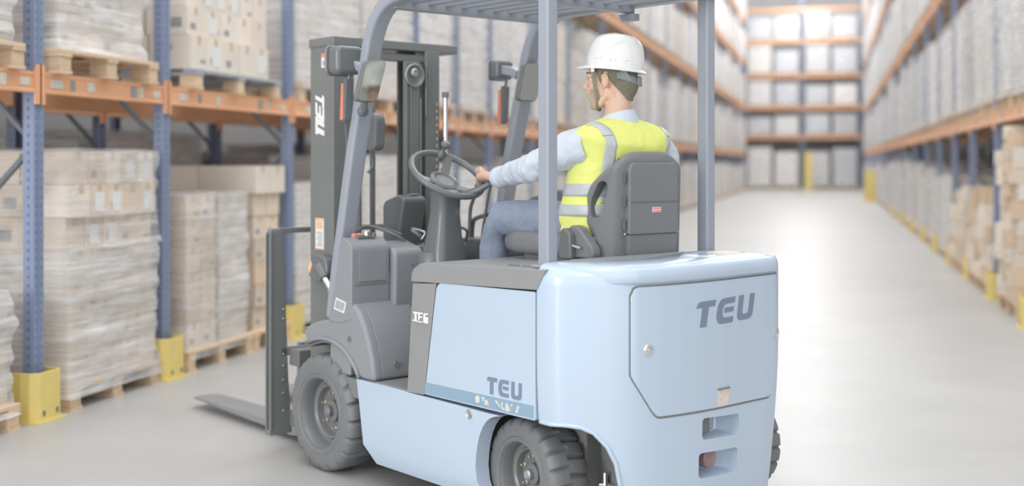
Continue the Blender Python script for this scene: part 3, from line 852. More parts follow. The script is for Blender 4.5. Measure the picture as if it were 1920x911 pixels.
# cutters
side_arch = [(-.8,-.2),(-.8,.403),(-1.29,.403),(-1.345,.405),(-1.385,.400),(-1.415,.383),(-1.445,.340),(-1.462,.285),(-1.468,.22),(-1.468,-.2)]
cws = []
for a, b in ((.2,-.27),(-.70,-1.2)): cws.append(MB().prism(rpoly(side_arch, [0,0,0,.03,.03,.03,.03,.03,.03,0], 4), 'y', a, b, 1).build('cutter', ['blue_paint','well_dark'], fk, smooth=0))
# the two recessed pockets in the rear
def SP_init():
    acc = [0]; 
    for (x0,y0),(x1,y1) in zip(plan, plan[1:]): acc.append(acc[-1]+math.hypot(x1-x0,y1-y0))
    return acc
ACC = SP_init()
def s_of_y(y):
    for i in range(2, len(plan)-1):
        (x0,y0),(x1,y1) = plan[i], plan[i+1]
        if y1 <= y <= y0: return ACC[i]+(ACC[i+1]-ACC[i])*((y0-y)/(y0-y1))
    return ACC[-2]
def SP(s, z, off=0):
    """point on the outside of the counterweight wall, s along the plan outline"""
    s = max(0, min(ACC[-1]-1e-6, s)); i = max(k for k in range(len(ACC)-1) if ACC[k] <= s)
    t = (s-ACC[i])/(ACC[i+1]-ACC[i])
    def nrm(k):
        a = Vector(plan[max(k-1,0)]); b = Vector(plan[min(k+1,len(plan)-1)]); d = (b-a).normalized(); return Vector((d.y, -d.x))*1.0
    n = (nrm(i)*(1-t)+nrm(i+1)*t).normalized()
    p = Vector(plan[i])*(1-t)+Vector(plan[i+1])*t; q = Vector(plan_at(p, z))
    if (n.x*(p.x+1.243) + n.y*(p.y-YC)) < 0: n = -n
    return Vector((q.x+n.x*off, q.y+n.y*off, z))
def pocket(y0, y1, z0, z1, d, ta, skew=-.012):
    """rounded pocket, mouth on the wall and walls sloping in towards the left side"""
    mb = MB(); out = rrect(y1, z0, y0, z1, .014, 4); rings = []
    cy, cz = (y0+y1)/2, (z0+z1)/2
    for x, f, sh in ((-1.60,1.0,0),(-1.505,1.0,0),(-1.495+d*.4,.90,.012),(-1.50+d*.75,.74,.022)):
        rings.append([(x, cy+(y-cy)*f+sh, cz+(z-cz)*f+(y-y0)*skew) for y, z in out])
    mb.loft(rings); return mb.build('cutter', ['blue_paint','well_dark'], fk, smooth=0)
cws.append(pocket(-.470, -.672, .322, .392, .09, 0, .06)); cws.append(pocket(-.455, -.668, .198, .280, .09, 0, .06))
cut(cw, cws)
cw.data.set_sharp_from_angle(angle=R(30))
MB().prism([(-.490,.332),(-.545,.332),(-.545,.386),(-.490,.386)], 'x', -1.492, -1.45).build('pocket_cover', 'well_dark', fk, bevel=.004)
MB().tube([(-1.500,-.556,.392),(-1.500,-.556,.345),(-1.49,-.550,.338),(-1.47,-.55,.336)], .0055).build('tow_pin', 'blue_paint', fk)
MB().lathe([(.0,-.012),(.022,-.011),(.032,-.005),(.034,.0),(.034,.05)], (-1.487,-.545,.246), 'x', 28).build('tail_lamp', 'lamp_red', fk)
# arch lip
def lip():
    hitp = [(.075,.404,0)]
    pts = []
    for (x, z) in [(-1.25,.402),(-1.30,.401),(-1.345,.403),(-1.385,.398),(-1.414,.382),(-1.443,.339),(-1.459,.285),(-1.464,.22),(-1.462,.14)]:
        # where the wall of the taper reaches this x
        best = None
        for k in range(0, 400):
            s = ACC[7]*1.3*k/400; q = SP(s, z)
            if best is None or abs(q.x-x) < best[0]: best = (abs(q.x-x), q)
        pts.append(best[1])
    # subdivide
    out = []
    for i in range(len(pts)-1):
        for k in range(4): out.append(pts[i].lerp(pts[i+1], k/4))
    out.append(pts[-1])
    return MB().tube(out, .0075, 8).build('arch_lip', 'blue_paint', fk, smooth=180)
lip()
# service hatch on the rear
def zrange(s, sL, sR):
    return None
yL, yR = -.170, -.905; sL, sR = s_of_y(yL), s_of_y(yR)
def hatch(name, grow, off, thick, matn):
    a, b = sL-grow, sR+grow; c1 = s_of_y(-.258); c2 = s_of_y(-.865)
    zt, zb_ = .834+grow, .424-grow*1.2; cr = .03; mb = MB(); N = 64; cols_ = []
    def low(s):
        v = zb_-.012*((s-a)/(b-a))
        if s < c1: v = zb_+(.555-zb_)*((c1-s)/(c1-a))
        if s > c2: v = zb_-.012+(.52-zb_)*((s-c2)/(b-c2))
        return v
    for k in range(N+1):
        s = a+(b-a)*k/N
        top_ = zt
        if s-a < cr: top_ = zt-cr+math.sqrt(max(0, cr*cr-(cr-(s-a))**2))
        if b-s < .012: top_ = zt-.012+math.sqrt(max(0, .012**2-(.012-(b-s))**2))
        lo = sum(low(min(b, max(a, s+q*.007))) for q in (-2,-1,0,1,2))/5
        if s-a < .02: lo += .012*((.02-(s-a))/.02)**2
        col_ = []
        M_ = 10
        for j in range(M_+1): col_.append((s, lo+(top_-lo)*j/M_))
        cols_.append(col_)
    front = [[SP(s, z, off+thick) for s, z in c] for c in cols_]; back = [[SP(s, z, off-.012) for s, z in c] for c in cols_]
    n, m_ = len(cols_), 11; vs_ = [p for c in front for p in c]+[p for c in back for p in c]; fs = []; o2 = n*m_
    for i in range(n-1):
        for j in range(m_-1):
            q = (i*m_+j, (i+1)*m_+j, (i+1)*m_+j+1, i*m_+j+1); fs.append(q); fs.append(tuple(v+o2 for v in reversed(q)))
        fs.append((i*m_, i*m_+o2, (i+1)*m_+o2, (i+1)*m_)); fs.append((i*m_+m_-1, (i+1)*m_+m_-1, (i+1)*m_+m_-1+o2, i*m_+m_-1+o2))
    for i in (0, n-1):
        for j in range(m_-1): fs.append((i*m_+j, i*m_+j+1, i*m_+j+1+o2, i*m_+j+o2))
    mb.add(vs_, fs); return mb.build(name, matn, fk, smooth=40, bevel=.003 if name == 'service_hatch' else 0, seg=2)
hatch('hatch_gap_plate', .0055, 0, .0012, 'well_dark')  # flat dark plate standing in for the shaded gap round the hatch
hatch('service_hatch', 0, 0, .005, 'blue_paint')
# overhanging shoulder above the hatch
mb = MB(); rings = []
for k in range(41):
    s = ACC[3]+(sR+.02-ACC[3])*k/40; g = min(1, k/8)*min(1,(40-k)/1.5+.15)
    ring = []
    for (dz, of) in ((.002,-.01),(.002,.006),(.010,.0115),(.028,.0125),(.045,.009),(.058,.001),(.060,-.012)):
        ring.append(SP(s, .842+dz*(.9), of*g-.014*(1-g)))
    rings.append(ring)
mb.loft(rings); mb.build('shoulder_ridge', 'blue_paint', fk, smooth=60)
# rear letters
mb = MB()
for L_ in letters(lambda u, v: (u, v), .083, slant=.14):
    s0 = s_of_y(-.425); f = [(s0 + u*1.46, .688+v+.008*(u/.22)) for u, v in L_]
    # cut the outline finely so it follows the curve
    fine = []
    for i in range(len(f)):
        a, b = Vector(f[i]), Vector(f[(i+1) % len(f)]); n = max(1, int((b-a).length/.02))
        fine += [tuple(a.lerp(b, k/n)) for k in range(n)]
    mb.loft([[SP(s, z, .0045) for s, z in fine], [SP(s, z, .0062) for s, z in fine]])
mb.build('lettering', 'letter_blue', fk, smooth=0)
def knob(y, z):
    s = s_of_y(y); p = SP(s, z, .004); n = (SP(s, z, 1)-SP(s, z, 0)).normalized(); rot = n.to_track_quat('Z','Y').to_matrix().to_4x4()
    mb = MB(); M_ = Matrix.Translation(p) @ rot
    prof = [(.017,0),(.018,.003),(.015,.006),(.010,.006),(.009,.003),(.004,.003),(.004,.007),(.0005,.008)]
    rings = [[M_ @ Vector((r*math.cos(a), r*math.sin(a), t)) for a in [2*math.pi*k/24 for k in range(24)]] for r, t in prof]
    mb.loft(rings); o = mb.build('hatch_lock', 'chrome', fk, smooth=50); return o
knob(-.228, .637); knob(-.893, .628)
mb = MB(); s0 = s_of_y(-.543); s1 = s_of_y(-.603)
mb.loft([[SP(s, z, .0045) for s, z in ((s0,.421),(s1,.421),(s1,.475),(s0,.475))], [SP(s, z, .0058) for s, z in ((s0,.421),(s1,.421),(s1,.475),(s0,.475))]])
mb.build('data_plate', 'patch_tan', fk, smooth=0)
mb = MB(); mb.loft([[SP(s, z, .004) for s, z in ((s0-.002,.475),(s1+.002,.475),(s1+.002,.480),(s0-.002,.480))],[SP(s, z, .010) for s, z in ((s0-.002,.475),(s1+.002,.475),(s1+.002,.480),(s0-.002,.480))]]); mb.build('plate_hood', 'well_dark', fk, smooth=0)
# raised details on the top of the counterweight
MB().lathe([(.0,.012),(.055,.011),(.066,.006),(.07,-.01)], (-1.38,-.62,.897), 'z', 30).build('filler_cover', 'blue_paint', fk, smooth=60)
MB().prism(rrect(-1.40,-.84,-1.30,-.74,.02), 'z', .885, .9075).build('cover_plate', 'patch_tan', fk, bevel=.003)
MB().prism(rpoly([(-1.25,-.12),(-1.33,-.22),(-1.36,-.40),(-1.25,-.70)], .03), 'z', .88, .9085).build('deck_pad', 'grey_plastic', fk, bevel=.006)

# --- wheels
def wheel(name_label, cx, yo, R_, wd, side, rz=0):
    """yo = outer face y; side=+1 left"""
    root = bpy.data.objects.new('wheel', None); col.objects.link(root); root.parent = fk
    root.location = (cx*S, (yo-side*wd/2)*S, R_*S); root.rotation_euler = (0,0,rz)
    mb = MB(); h = wd/2; n = 20; seg = n*6
    prof = [(.60,.80),(.62,.97),(.70,1.0),(.84,1.0),(.90,.98),(.955,.90),(.985,.78),(1.0,.5),(1.0,.12),(1.0,-.12),(1.0,-.5),(.985,-.78),(.955,-.90),(.90,-.98),(.84,-1.0),(.70,-1.0),(.62,-.97),(.60,-.80)]
    rings = []
    for k in range(seg):
        a = 2*math.pi*k/seg; ring = []
        for j, (r, t) in enumerate(prof):
            ph = (k + (3 if t < 0 else 0)) % 6; rr = r
            if .84 < r and abs(t) > .1:
                if ph in (0,): rr = r-.065 if r > .94 else r-.04
            ring.append((rr*R_*math.cos(a + .04*abs(t)), t*h*side, rr*R_*math.sin(a + .04*abs(t))))
        rings.append(ring)
    rings.append(rings[0]); mb.loft(rings, cap=False); 
    mb.build('tyre', 'tyre_rubber', root, smooth=32)
    k_ = R_/.232
    rim = MB(); rim.lathe([(.150*k_,-h*.9),(.150*k_,h*.72),(.148*k_,h*.93),(.138*k_,h*.97),(.130*k_,h*.80),(.126*k_,h*.35),(.112*k_,h*.30),(.106*k_,h*.42),(.098*k_,h*.36),(.092*k_,h*.05),(.060*k_,h*.0),(.044*k_,h*.02),(.042*k_,h*.30),(.030*k_,h*.34),(.001,h*.34)], (0,0,0), 'y', 48)
    if side < 0:
        rim.v = [(x,-y,z) for x,y,z in rim.v]
    rim.build('rim', 'rim_dark', root, smooth=30)
    r2 = MB(); r2.lathe([(.154*k_,0),(.158*k_,.004),(.162*k_,0)], (0,side*h*.98,0), 'y', 48, cap=False); r2.build('lock_ring', 'rim_dark', root, smooth=50)
    for q in range(6):
        a = R(20+60*q); nb = MB(); x_, z_ = .070*k_*math.cos(a), .070*k_*math.sin(a)
        nb.lathe([(.0085,0),(.0085,.012),(.0065,.014),(.0045,.014),(.004,.026),(.0005,.027)], (x_,h*.02,z_), 'y', 6)
        if side < 0: nb.v = [(x,-y,z) for x,y,z in nb.v]
        nb.build('lug_nut', 'nut_gold', root, smooth=0)
    hub = MB(); hub.lathe([(.022*k_,h*.3),(.022*k_,h*.55),(.016*k_,h*.62),(.001,h*.64)], (0,0,0), 'y', 20)
    if side < 0: hub.v = [(x,-y,z) for x,y,z in hub.v]
    hub.build('hub_cap', 'steel' if R_ < .2 else 'rim_dark', root, smooth=40)
    return root
wheel('', .036, .012, .232, .165, 1)
wheel('', .036, -.942, .232, .165, -1)
wheel('', -1.10, -.055, .190, .15, 1, R(-5))
wheel('', -1.20, -1.09, .190, .15, -1, R(-5))
# steer axle and grease fitting seen in the rear arch
MB().box((-1.07,-.18,.15),(-1.13,-1.0,.22)).build('steer_axle', 'rim_dark', fk, bevel=.012)
mb = MB(); mb.tube([(-1.30,-.25,.12),(-1.30,-.25,.21)], .008, 8); mb.tube([(-1.30,-.25,.20),(-1.32,-.32,.225)], .004, 8); mb.tube([(-1.285,-.235,.17),(-1.315,-.27,.17)], .006, 8)
mb.build('grease_fitting', 'chrome', fk)

# --- front mudguards (over the wheels) and control towers
fo = [(.170,.535),(.150,.562),(.128,.574),(.06,.594),(0,.604),(-.055,.612),(-.10,.640),(-.146,.688),(-.190,.680),(-.225,.655),(-.262,.605),(-.292,.55),(-.315,.49),(-.327,.438),(-.329,.402),
      (-.232,.402),(-.216,.425),(-.186,.455),(-.150,.482),(-.108,.503),(-.06,.516),(-.01,.522),(.047,.520),(.10,.508),(.149,.490)]
def fender():
    mb = MB(); mb.prism(fo, 'y', 0, -.05); inner = fo[6:15]+[(-.20,.402),(-.15,.60)]
    mb.prism(fo[7:15]+[(-.21,.402),(-.12,.55)], 'y', -.03, -.262)
    return mb.build('mudguard', 'grey_plastic', fk, bevel=.016, seg=4)
both(fender)
def fender_top():
    return MB().prism([(.165,.53),(.125,.568),(0,.598),(-.06,.608),(-.12,.66),(-.12,.60),(-.02,.575),(.10,.545),(.14,.50)], 'y', -.02, -.262).build('mudguard_deck', 'grey_plastic', fk, bevel=.006)
both(fender_top)
def liner():  # added dark strip standing in for the shade inside the arch
    c = (.036,.232); A = fo[15:]; B = [(c[0]+(x-c[0])*.955, c[1]+(z-c[1])*.955) for x, z in A]; mb = MB(); rings = []
    for (x0,z0),(x1,z1) in zip(A,B): rings.append([(x0,-.012,z0),(x1,-.012,z1),(x1,-.262,z1),(x0,-.262,z0)])
    mb.loft(rings); return mb.build('arch_shade_liner', 'well_dark', fk, smooth=60)
both(liner)
MB().box((.16,-.255,.12),(-.24,-.285,.50)).build('axle_housing', 'well_dark', fk, bevel=.01)
def liplip():
    c = (.036,.232); pts = []
    for k in range(22):
        a = R(68-k*5.6+0); 
    pts = [(.149,.497),(.10,.514),(.047,.526),(-.01,.528),(-.06,.522),(-.108,.509),(-.150,.488),(-.186,.461),(-.216,.431),(-.232,.405)]
    return MB().tube([(x,.002,z) for x,z in pts], .008, 8).build('mudguard_lip', 'grey_plastic', fk, smooth=180)
both(liplip)
def tower():
    mb = MB()
    mb.prism(rpoly([(-.183,.62),(-.187,.895),(-.165,.916),(-.128,.934),(-.112,.928),(-.038,.66),(-.02,.60),(-.10,.60)], [0,.014,.02,.012,.01,0,0,0]), 'y', .003, -.172)
    return mb.build('control_tower', 'grey_plastic', fk, bevel=.016, seg=4)
both(tower)
mb = MB(); mb.prism(rpoly([(-.212,.655),(-.216,.868),(-.195,.886),(-.10,.91),(-.05,.90),(.0,.60),(-.10,.40),(-.17,.40)], [0,.012,.02,0,0,0,0,0]), 'y', -.178, -.322); mb.build('dash_side', 'grey_plastic', fk, bevel=.014, seg=4)
mb = MB(); mb.prism([(-.155,.40),(-.165,.64),(-.178,.66),(-.178,.80),(-.09,.80),(-.02,.60),(.0,.40)], 'y', -.01, -.32); mb.build('lower_tower', 'grey_plastic', fk, bevel=.008)
# fine seam round the tower
MB().box((-.186,-.012,.752),(-.1885,-.165,.7545)).build('tower_seam', 'well_dark', fk, smooth=0)
MB().box((-.1875,-.028,.764),(-.1905,-.155,.882)).build('access_panel', 'grey_plastic', fk, bevel=.004, seg=3)
for (x,y,z,r,nm,mt) in ((-.213,-.262,.818,.007,'panel_hole','black_plastic'),(-.333,-.10,.462,.009,'bolt','chrome'),(-.333,-.112,.458,.007,'bolt','steel')):
    MB().lathe([(.0005,-.006),(r,-.005),(r,.004)], (x+ .002,y,z), 'x', 16).build(nm, mt, fk)
MB().lathe([(.0005,.003),(.012,.002),(.013,-.005)], (-.165,.0,.545), 'y', 16).build('cap', 'black_plastic', fk)
mb = MB(); mb.prism([(-.060,.652),(-.135,.640),(-.150,.684),(-.078,.698)], 'y', .0035, .0050); mb.build('serial_sticker', 'sticker_white', fk, smooth=0)
mb = MB(); mb.prism([(-.070,.658),(-.128,.648),(-.140,.680),(-.083,.690)], 'y', .0052, .0057); mb.build('sticker_print', 'sticker_text', fk, smooth=0)
MB().lathe([(.0005,.018),(.012,.014),(.014,0),(.014,-.02)], (.172,-.02,.545), 'x', 20).build('buffer_bolt', 'chrome', fk)
# switches on the tower top
MB().box((-.115,-.05,.925),(-.150,-.125,.940)).build('switch_base', 'black_plastic', fk, bevel=.004)
MB().box((-.105,-.045,.930),(-.130,-.10,.946)).build('red_switch', 'sticker_red', fk, bevel=.004)
MB().lathe([(.012,0),(.012,.016),(.009,.020),(.0005,.021)], (-.140,-.095,.936), 'z', 18).build('key_switch', 'chrome', fk)
MB().lathe([(.010,0),(.010,.014),(.0005,.017)], (-.145,-.125,.932), 'z', 18).build('push_button', 'black_plastic', fk)
def cable(pts, r, nm='cable', m_='black_plastic'):
    # smooth the path
    P = [Vector(p) for p in pts]; out = []
    for i in range(len(P)-1):
        p0, p1, p2, p3 = P[max(i-1,0)], P[i], P[i+1], P[min(i+2,len(P)-1)]
        for k in range(6):
            t = k/6; out.append(.5*((2*p1)+(p2-p0)*t+(2*p0-5*p1+4*p2-p3)*t*t+(3*p1-p0-3*p2+p3)*t**3))
    out.append(P[-1]); return MB().tube(out, r, 8).build(nm, m_, fk, smooth=180)
cable([(-.04,-.10,.94),(-.02,-.17,.965),(-.05,-.22,.955),(-.11,-.27,.925),(-.12,-.31,.89)], .006)
cable([(.0,-.12,.94),(.02,-.20,.965),(-.02,-.26,.955),(-.08,-.31,.93)], .005)
cable([(-.10,-.34,.95),(-.13,-.36,.925),(-.12,-.39,.90),(-.15,-.41,.86),(-.14,-.43,.80)], .008)
cable([(-.09,-.35,.955),(-.15,-.37,.94),(-.14,-.36,.91)], .005, m_='steel')
cable([(-.19,-.33,.90),(-.205,-.335,.84),(-.20,-.335,.74)], .005)
cable([(-.13,-.60,.90),(-.16,-.58,.94),(-.14,-.55,.955),(-.12,-.57,.93)], .006)
# dash, column, wheel, display
MB().prism([(-.16,.50),(-.14,.80),(-.10,.885),(.08,.885),(.10,.50)], 'y', -.325, -.925).build('dashboard', 'black_plastic', fk, bevel=.012, seg=3)
mb = MB(); mb.prism(rpoly([(-.005,.86),(-.055,1.075),(-.01,1.092),(.10,1.06),(.10,.86)], [0,.02,.02,.03,0]), 'y', -.335, -.455); mb.build('display_pod', 'black_plastic', fk, bevel=.012, seg=3)
MB().prism([(-.030,1.089),(.025,1.078),(.025,1.083),(-.030,1.094)], 'y', -.385, -.43).build('display', 'display', fk, smooth=0)
CO = Vector((-.157,.12,0)); ct = Vector((-.129,-.5,1.176))+CO; til = R(35); nW = Vector((-math.sin(til),0,math.cos(til)))
mb = MB(); rings = []
for (x,z,w_,l_) in ((-.115,.50,.080,.07),(-.115,.78,.080,.070),(-.110,.88,.074,.066),(-.110,.93,.062,.056),(-.114,1.02,.052,.048),(-.118,1.08,.052,.048),(-.125,1.105,.060,.055),(-.122,1.118,.04,.04)):
    rings.append([(x+a-.157, -.38+b, z) for a, b in rrect(-l_,-w_,l_,w_,min(w_,l_)*.55,4)])
mb.loft(rings); mb.build('steering_column', 'black_plastic', fk, smooth=50)
MB().prism([(-.307,.945),(-.315,1.04),(-.321,1.04),(-.313,.945)], 'y', -.395, -.415).build('column_slot', 'seat_vinyl', fk, smooth=0)
mb = MB(); rings = []
for (x,z,r) in ((-.085,.78,.105),(-.085,.85,.100),(-.088,.868,.09),(-.09,.872,.07)):
    rings.append([(x-.157+r*.85*math.cos(a), -.38+r*math.sin(a), z) for a in [2*math.pi*k/28 for k in range(28)]])
mb.loft(rings); mb.build('column_boot', 'black_plastic', fk, smooth=50)
e1 = Vector((math.cos(til),0,math.sin(til))); e2 = Vector((0,1,0))
sw = MB(); sw.tube([ct + e1*.150*math.cos(2*math.pi*k/48)+e2*.150*math.sin(2*math.pi*k/48) for k in range(48)], .0125, 12, closed=True)
swo = sw.build('steering_wheel', 'black_plastic', fk, smooth=180)
hb_ = MB(); M_ = Matrix.Translation(ct - nW*.035) @ nW.to_track_quat('Z','X').to_matrix().to_4x4()
rings = [[M_ @ Vector((r*math.cos(2*math.pi*k/32), r*math.sin(2*math.pi*k/32), t)) for k in range(32)] for r, t in ((.05,-.03),(.062,-.01),(.060,.008),(.045,.012),(.04,.006),(.02,.005),(.0005,.006))]
hb_.loft(rings); hb_.build('wheel_hub', 'black_plastic', swo, smooth=45)
for a in (90, 215, 325):
    d_ = e1*math.cos(R(a))+e2*math.sin(R(a)); sp_ = MB().bar([ct-nW*.035+d_*.05, ct-nW*.022+d_*.10, ct+d_*.142], .034, .010, up=tuple(nW)); sp_.build('spoke', 'black_plastic', swo, bevel=.003)
kp = ct + e1*.13 + e2*(-.02)
kp = ct + e1*.135 + e2*(-.055)
mb = MB(); Mk = Matrix.Translation(kp + nW*.004) @ nW.to_track_quat('Z','X').to_matrix().to_4x4()
mb.loft([[Mk @ Vector((r*math.cos(2*math.pi*k/18), r*math.sin(2*math.pi*k/18), t)) for k in range(18)] for r, t in ((.018,-.01),(.016,.012),(.009,.018),(.009,.03),(.018,.038),(.021,.048),(.017,.056),(.006,.060))])
mb.build('spinner_knob', 'black_plastic', swo, smooth=50)
# turn-signal / direction lever under the wheel
mb = MB(); mb.tube([(-.30,-.40,1.085),(-.335,-.405,1.090),(-.375,-.42,1.100),(-.42,-.44,1.118),(-.455,-.46,1.14)], [.010,.015,.017,.014,.010], 12); mb.build('direction_lever', 'black_plastic', fk, smooth=60)
cable([(-.027,-.70,.87),(-.030,-.70,.95),(-.037,-.70,1.03),(-.07,-.70,1.09),(-.075,-.70,1.13)], .008, 'control_lever')
cable([(-.112,-.70,.87),(-.118,-.70,.93),(-.135,-.70,1.00),(-.155,-.70,1.08),(-.18,-.70,1.14)], .006, 'control_lever')
cable([(-.02,-.72,.88),(-.022,-.72,.94),(-.035,-.72,.975),(-.08,-.72,.992),(-.14,-.72,1.002),(-.19,-.72,1.005)], .010, 'grab_handle')
MB().prism(rpoly([(-.02,.50),(.0,.87),(-.05,.905),(-.30,.905),(-.33,.86),(-.33,.50)], .02), 'y', -.63, -.78).build('lever_box', 'black_plastic', fk, bevel=.012, seg=3)
MB().prism(rpoly([(-.28,.50),(-.25,1.04),(-.30,1.08),(-.50,1.12),(-.56,1.08),(-.56,.50)], .04), 'y', -.80, -.90).build('side_console', 'seat_vinyl', fk, bevel=.02, seg=3)

# --- overhead guard
def fl():
    P = [(.028,.60),(-.005,.78),(-.045,.95),(-.115,1.25),(-.170,1.45),(-.205,1.58),(-.232,1.68),(-.262,1.745),(-.305,1.795),(-.36,1.826),(-.43,1.842),(-.60,1.848),(-1.265,1.848)]
    fine = []
    for i in range(len(P)-1):
        p0, p1, p2, p3 = [Vector(P[k]) for k in (max(i-1,0), i, i+1, min(i+2,len(P)-1))]
        for k in range(4): t = k/4; q = .5*((2*p1)+(p2-p0)*t+(2*p0-5*p1+4*p2-p3)*t*t+(3*p1-p0-3*p2+p3)*t**3); fine.append((q.x,-.062,q.y))
    fine.append((P[-1][0],-.062,P[-1][1]))
    return MB().bar(fine, .05, .072, up=(0,1,0)) 
def front_leg():
    # section: 0.05 across (y), 0.066 in the plane
    mb = fl(); return mb.build('guard_front_leg', 'slate_paint', fk, bevel=.012, seg=3)
both(front_leg)
def rear_leg(): return MB().box((-1.238,-.052,.86),(-1.188,-.097,1.83)).build('guard_rear_leg', 'slate_paint', fk, bevel=.007, seg=3)
both(rear_leg)
mb = MB(); mb.box((-.335,-.06,1.80),(-.385,-.87,1.845)); mb.build('guard_front_bar', 'slate_paint', fk, bevel=.005)
mb = MB(); mb.box((-.80,-.06,1.803),(-.845,-.87,1.84)); mb.build('guard_middle_bar', 'slate_paint', fk, bevel=.005)
mb = MB(); mb.box((-1.19,-.04,1.815),(-1.26,-.89,1.88)); mb.build('guard_rear_bar', 'slate_paint', fk, bevel=.006)
for k in range(9):
    y = -.145 - k*.08; MB().box((-.345,y-.011,1.822),(-1.20,y+.011,1.850)).build('guard_slat', 'slate_grille', fk, bevel=.003, seg=1)
MB().prism([(-.78,1.80),(-.86,1.80),(-.86,1.772),(-.80,1.772)], 'y', -.84, -.88).build('guard_bracket', 'slate_paint', fk, bevel=.004)
def foot_plate(): return MB().box((-1.255,-.035,.884),(-1.175,-.115,.893)).build('leg_foot', 'slate_paint', fk, bevel=.003)
both(foot_plate)

# --- lamps and mirrors on the front legs
def lampset(y, s, x, z, nm='head_lamp', k=1.0):
    M_ = Matrix.Translation((x,y,z)) @ Matrix.Scale(k, 4)
    root = MB(); root.prism(rrect(-.062,-.055,.062,.055,.022,4), 'x', .030, -.045, M=M_); o = root.build(nm, 'black_plastic', fk, bevel=.018, seg=3)
    MB().prism(rrect(-.068,-.060,.068,.060,.022,4), 'x', .026, .040, M=M_).build('lamp_rim', 'rim_dark', o, bevel=.006)
    MB().prism(rrect(-.056,-.048,.056,.048,.018,4), 'x', .038, .044, M=M_).build('lamp_lens', 'chrome', o, bevel=.003)
    return o
lampset(-.012, 1, -.112, 1.618); 
mb = MB(); mb.bar([(-.13,-.03,1.61),(-.155,-.04,1.60),(-.17,-.05,1.585)], .03, .025, up=(0,1,0)); mb.build('lamp_bracket', 'slate_paint', fk, bevel=.004)
lampset(-.900, -1, .000, 1.632, k=.78)
mb = MB(); mb.bar([(-.03,-.890,1.63),(-.10,-.880,1.62),(-.15,-.872,1.60)], .04, .03, up=(0,1,0)); mb.build('lamp_bracket', 'slate_paint', fk, bevel=.004)
for y, x, z in ((-.012,-.098,1.47),(-.905,.015,1.485)):
    mb = MB(); mb.prism(rpoly([(x+.004,z-.085),(x-.022,z-.080),(x-.030,z+.06),(x-.006,z+.062)], .006), 'y', y+.012, y-.012); mb.build('turn_signal', 'amber_red', fk, bevel=.004)
    mb = MB(); mb.prism(rpoly([(x-.024,z-.095),(x-.040,z-.08),(x-.050,z+.075),(x-.026,z+.075)], .006), 'y', y+.014, y-.016); mb.build('signal_housing', 'black_plastic', fk, bevel=.005)
    mb = MB(); mb.tube([(x-.035,y-.005,z+.07),(x-.038,y-.01,z+.11),(x-.03,y-.01,z+.14)], .007); mb.build('signal_stem', 'rim_dark', fk)
cable([(-.105,-.02,1.38),(-.10,-.03,1.30),(-.085,-.035,1.15),(-.05,-.04,1.0),(-.03,-.04,.93)], .004)
def mirror(c, w, h, yaw, shear, nm='rear_view_mirror'):
    """slanted rectangular mirror facing the driver"""
    M_ = Matrix.Translation(c) @ Matrix.Rotation(yaw, 4, 'Z')
    def out(w, h, r): return [(y+shear*z, z) for y, z in rrect(-w/2,-h/2,w/2,h/2,r,4)]
    f = MB(); f.prism(out(w,h,.022), 'x', -.004, .020, M=M_); fo_ = f.build(nm, 'black_plastic', fk, bevel=.006, seg=3)
    MB().prism(out(w-.010,h-.010,.018), 'x', -.0065, -.003, M=M_).build('mirror_glass', 'mirror_glass', fo_, smooth=0)
    return fo_
mirror((-.300,-.008,1.530), .098, .162, R(0), -.30)
mb = MB(); mb.tube([(-.285,.005,1.455),(-.26,-.005,1.42),(-.20,-.03,1.41)], .012); mb.build('mirror_arm', 'black_plastic', fk)
MB().ball((-.235,-.015,1.418), .022).build('mirror_joint', 'black_plastic', fk, smooth=180)
mirror((-.28,-.826,1.562), .110, .165, R(0), -.24)
mb = MB(); mb.tube([(-.262,-.80,1.565),(-.22,-.83,1.57),(-.175,-.862,1.575)], .009); mb.build('mirror_arm', 'black_plastic', fk)
# box, hose and chain behind the left leg
MB().prism(rpoly([(.02,1.27),(.015,1.42),(-.03,1.43),(-.06,1.40),(-.05,1.28),(-.02,1.265)], .02), 'y', -.195, -.245).build('valve_housing', 'black_plastic', fk, bevel=.01)
cable([(.02,-.225,1.27),(.03,-.245,1.22),(.05,-.23,1.18)], .006)

# --- mast
def channel(x0, x1, yo, s, w, z0, z1, name):
    mb = MB(); t = .016
    mb.prism([(x0,yo),(x1,yo),(x1,yo-s*w),(x1-t,yo-s*w),(x1-t,yo-s*t),(x0+t,yo-s*t),(x0+t,yo-s*w),(x0,yo-s*w)], 'z', z0, z1)
    return mb.build(name, 'mast_black', fk, bevel=.003, smooth=30)
channel(.105,.285,-.100, 1,.075,.10,1.705,'mast_outer_channel')
channel(.105,.285,-.640,-1,.075,.10,1.705,'mast_outer_channel')
channel(.125,.270,-.150, 1,.062,.12,1.700,'mast_inner_channel')
channel(.125,.270,-.590,-1,.062,.12,1.700,'mast_inner_channel')
MB().prism([(.100,-.095),(.100,-.240),(.110,-.745),(.29,-.745),(.29,-.095)], 'z', 1.700, 1.737).build('mast_top_bar', 'mast_black', fk, bevel=.004)
MB().box((.12,-.12,1.655),(.17,-.60,1.686)).build('mast_cross_bar', 'mast_black', fk, bevel=.004)
MB().box((.13,-.12,.42),(.27,-.62,.50)).build('mast_cross_bar', 'mast_black', fk, bevel=.004)
MB().box((.13,-.12,.12),(.27,-.62,.20)).build('mast_cross_bar', 'mast_black', fk, bevel=.004)
MB().box((.098,-.448,.55),(.112,-.53,1.655)).build('mast_cover_strip', 'mast_black', fk, bevel=.004)
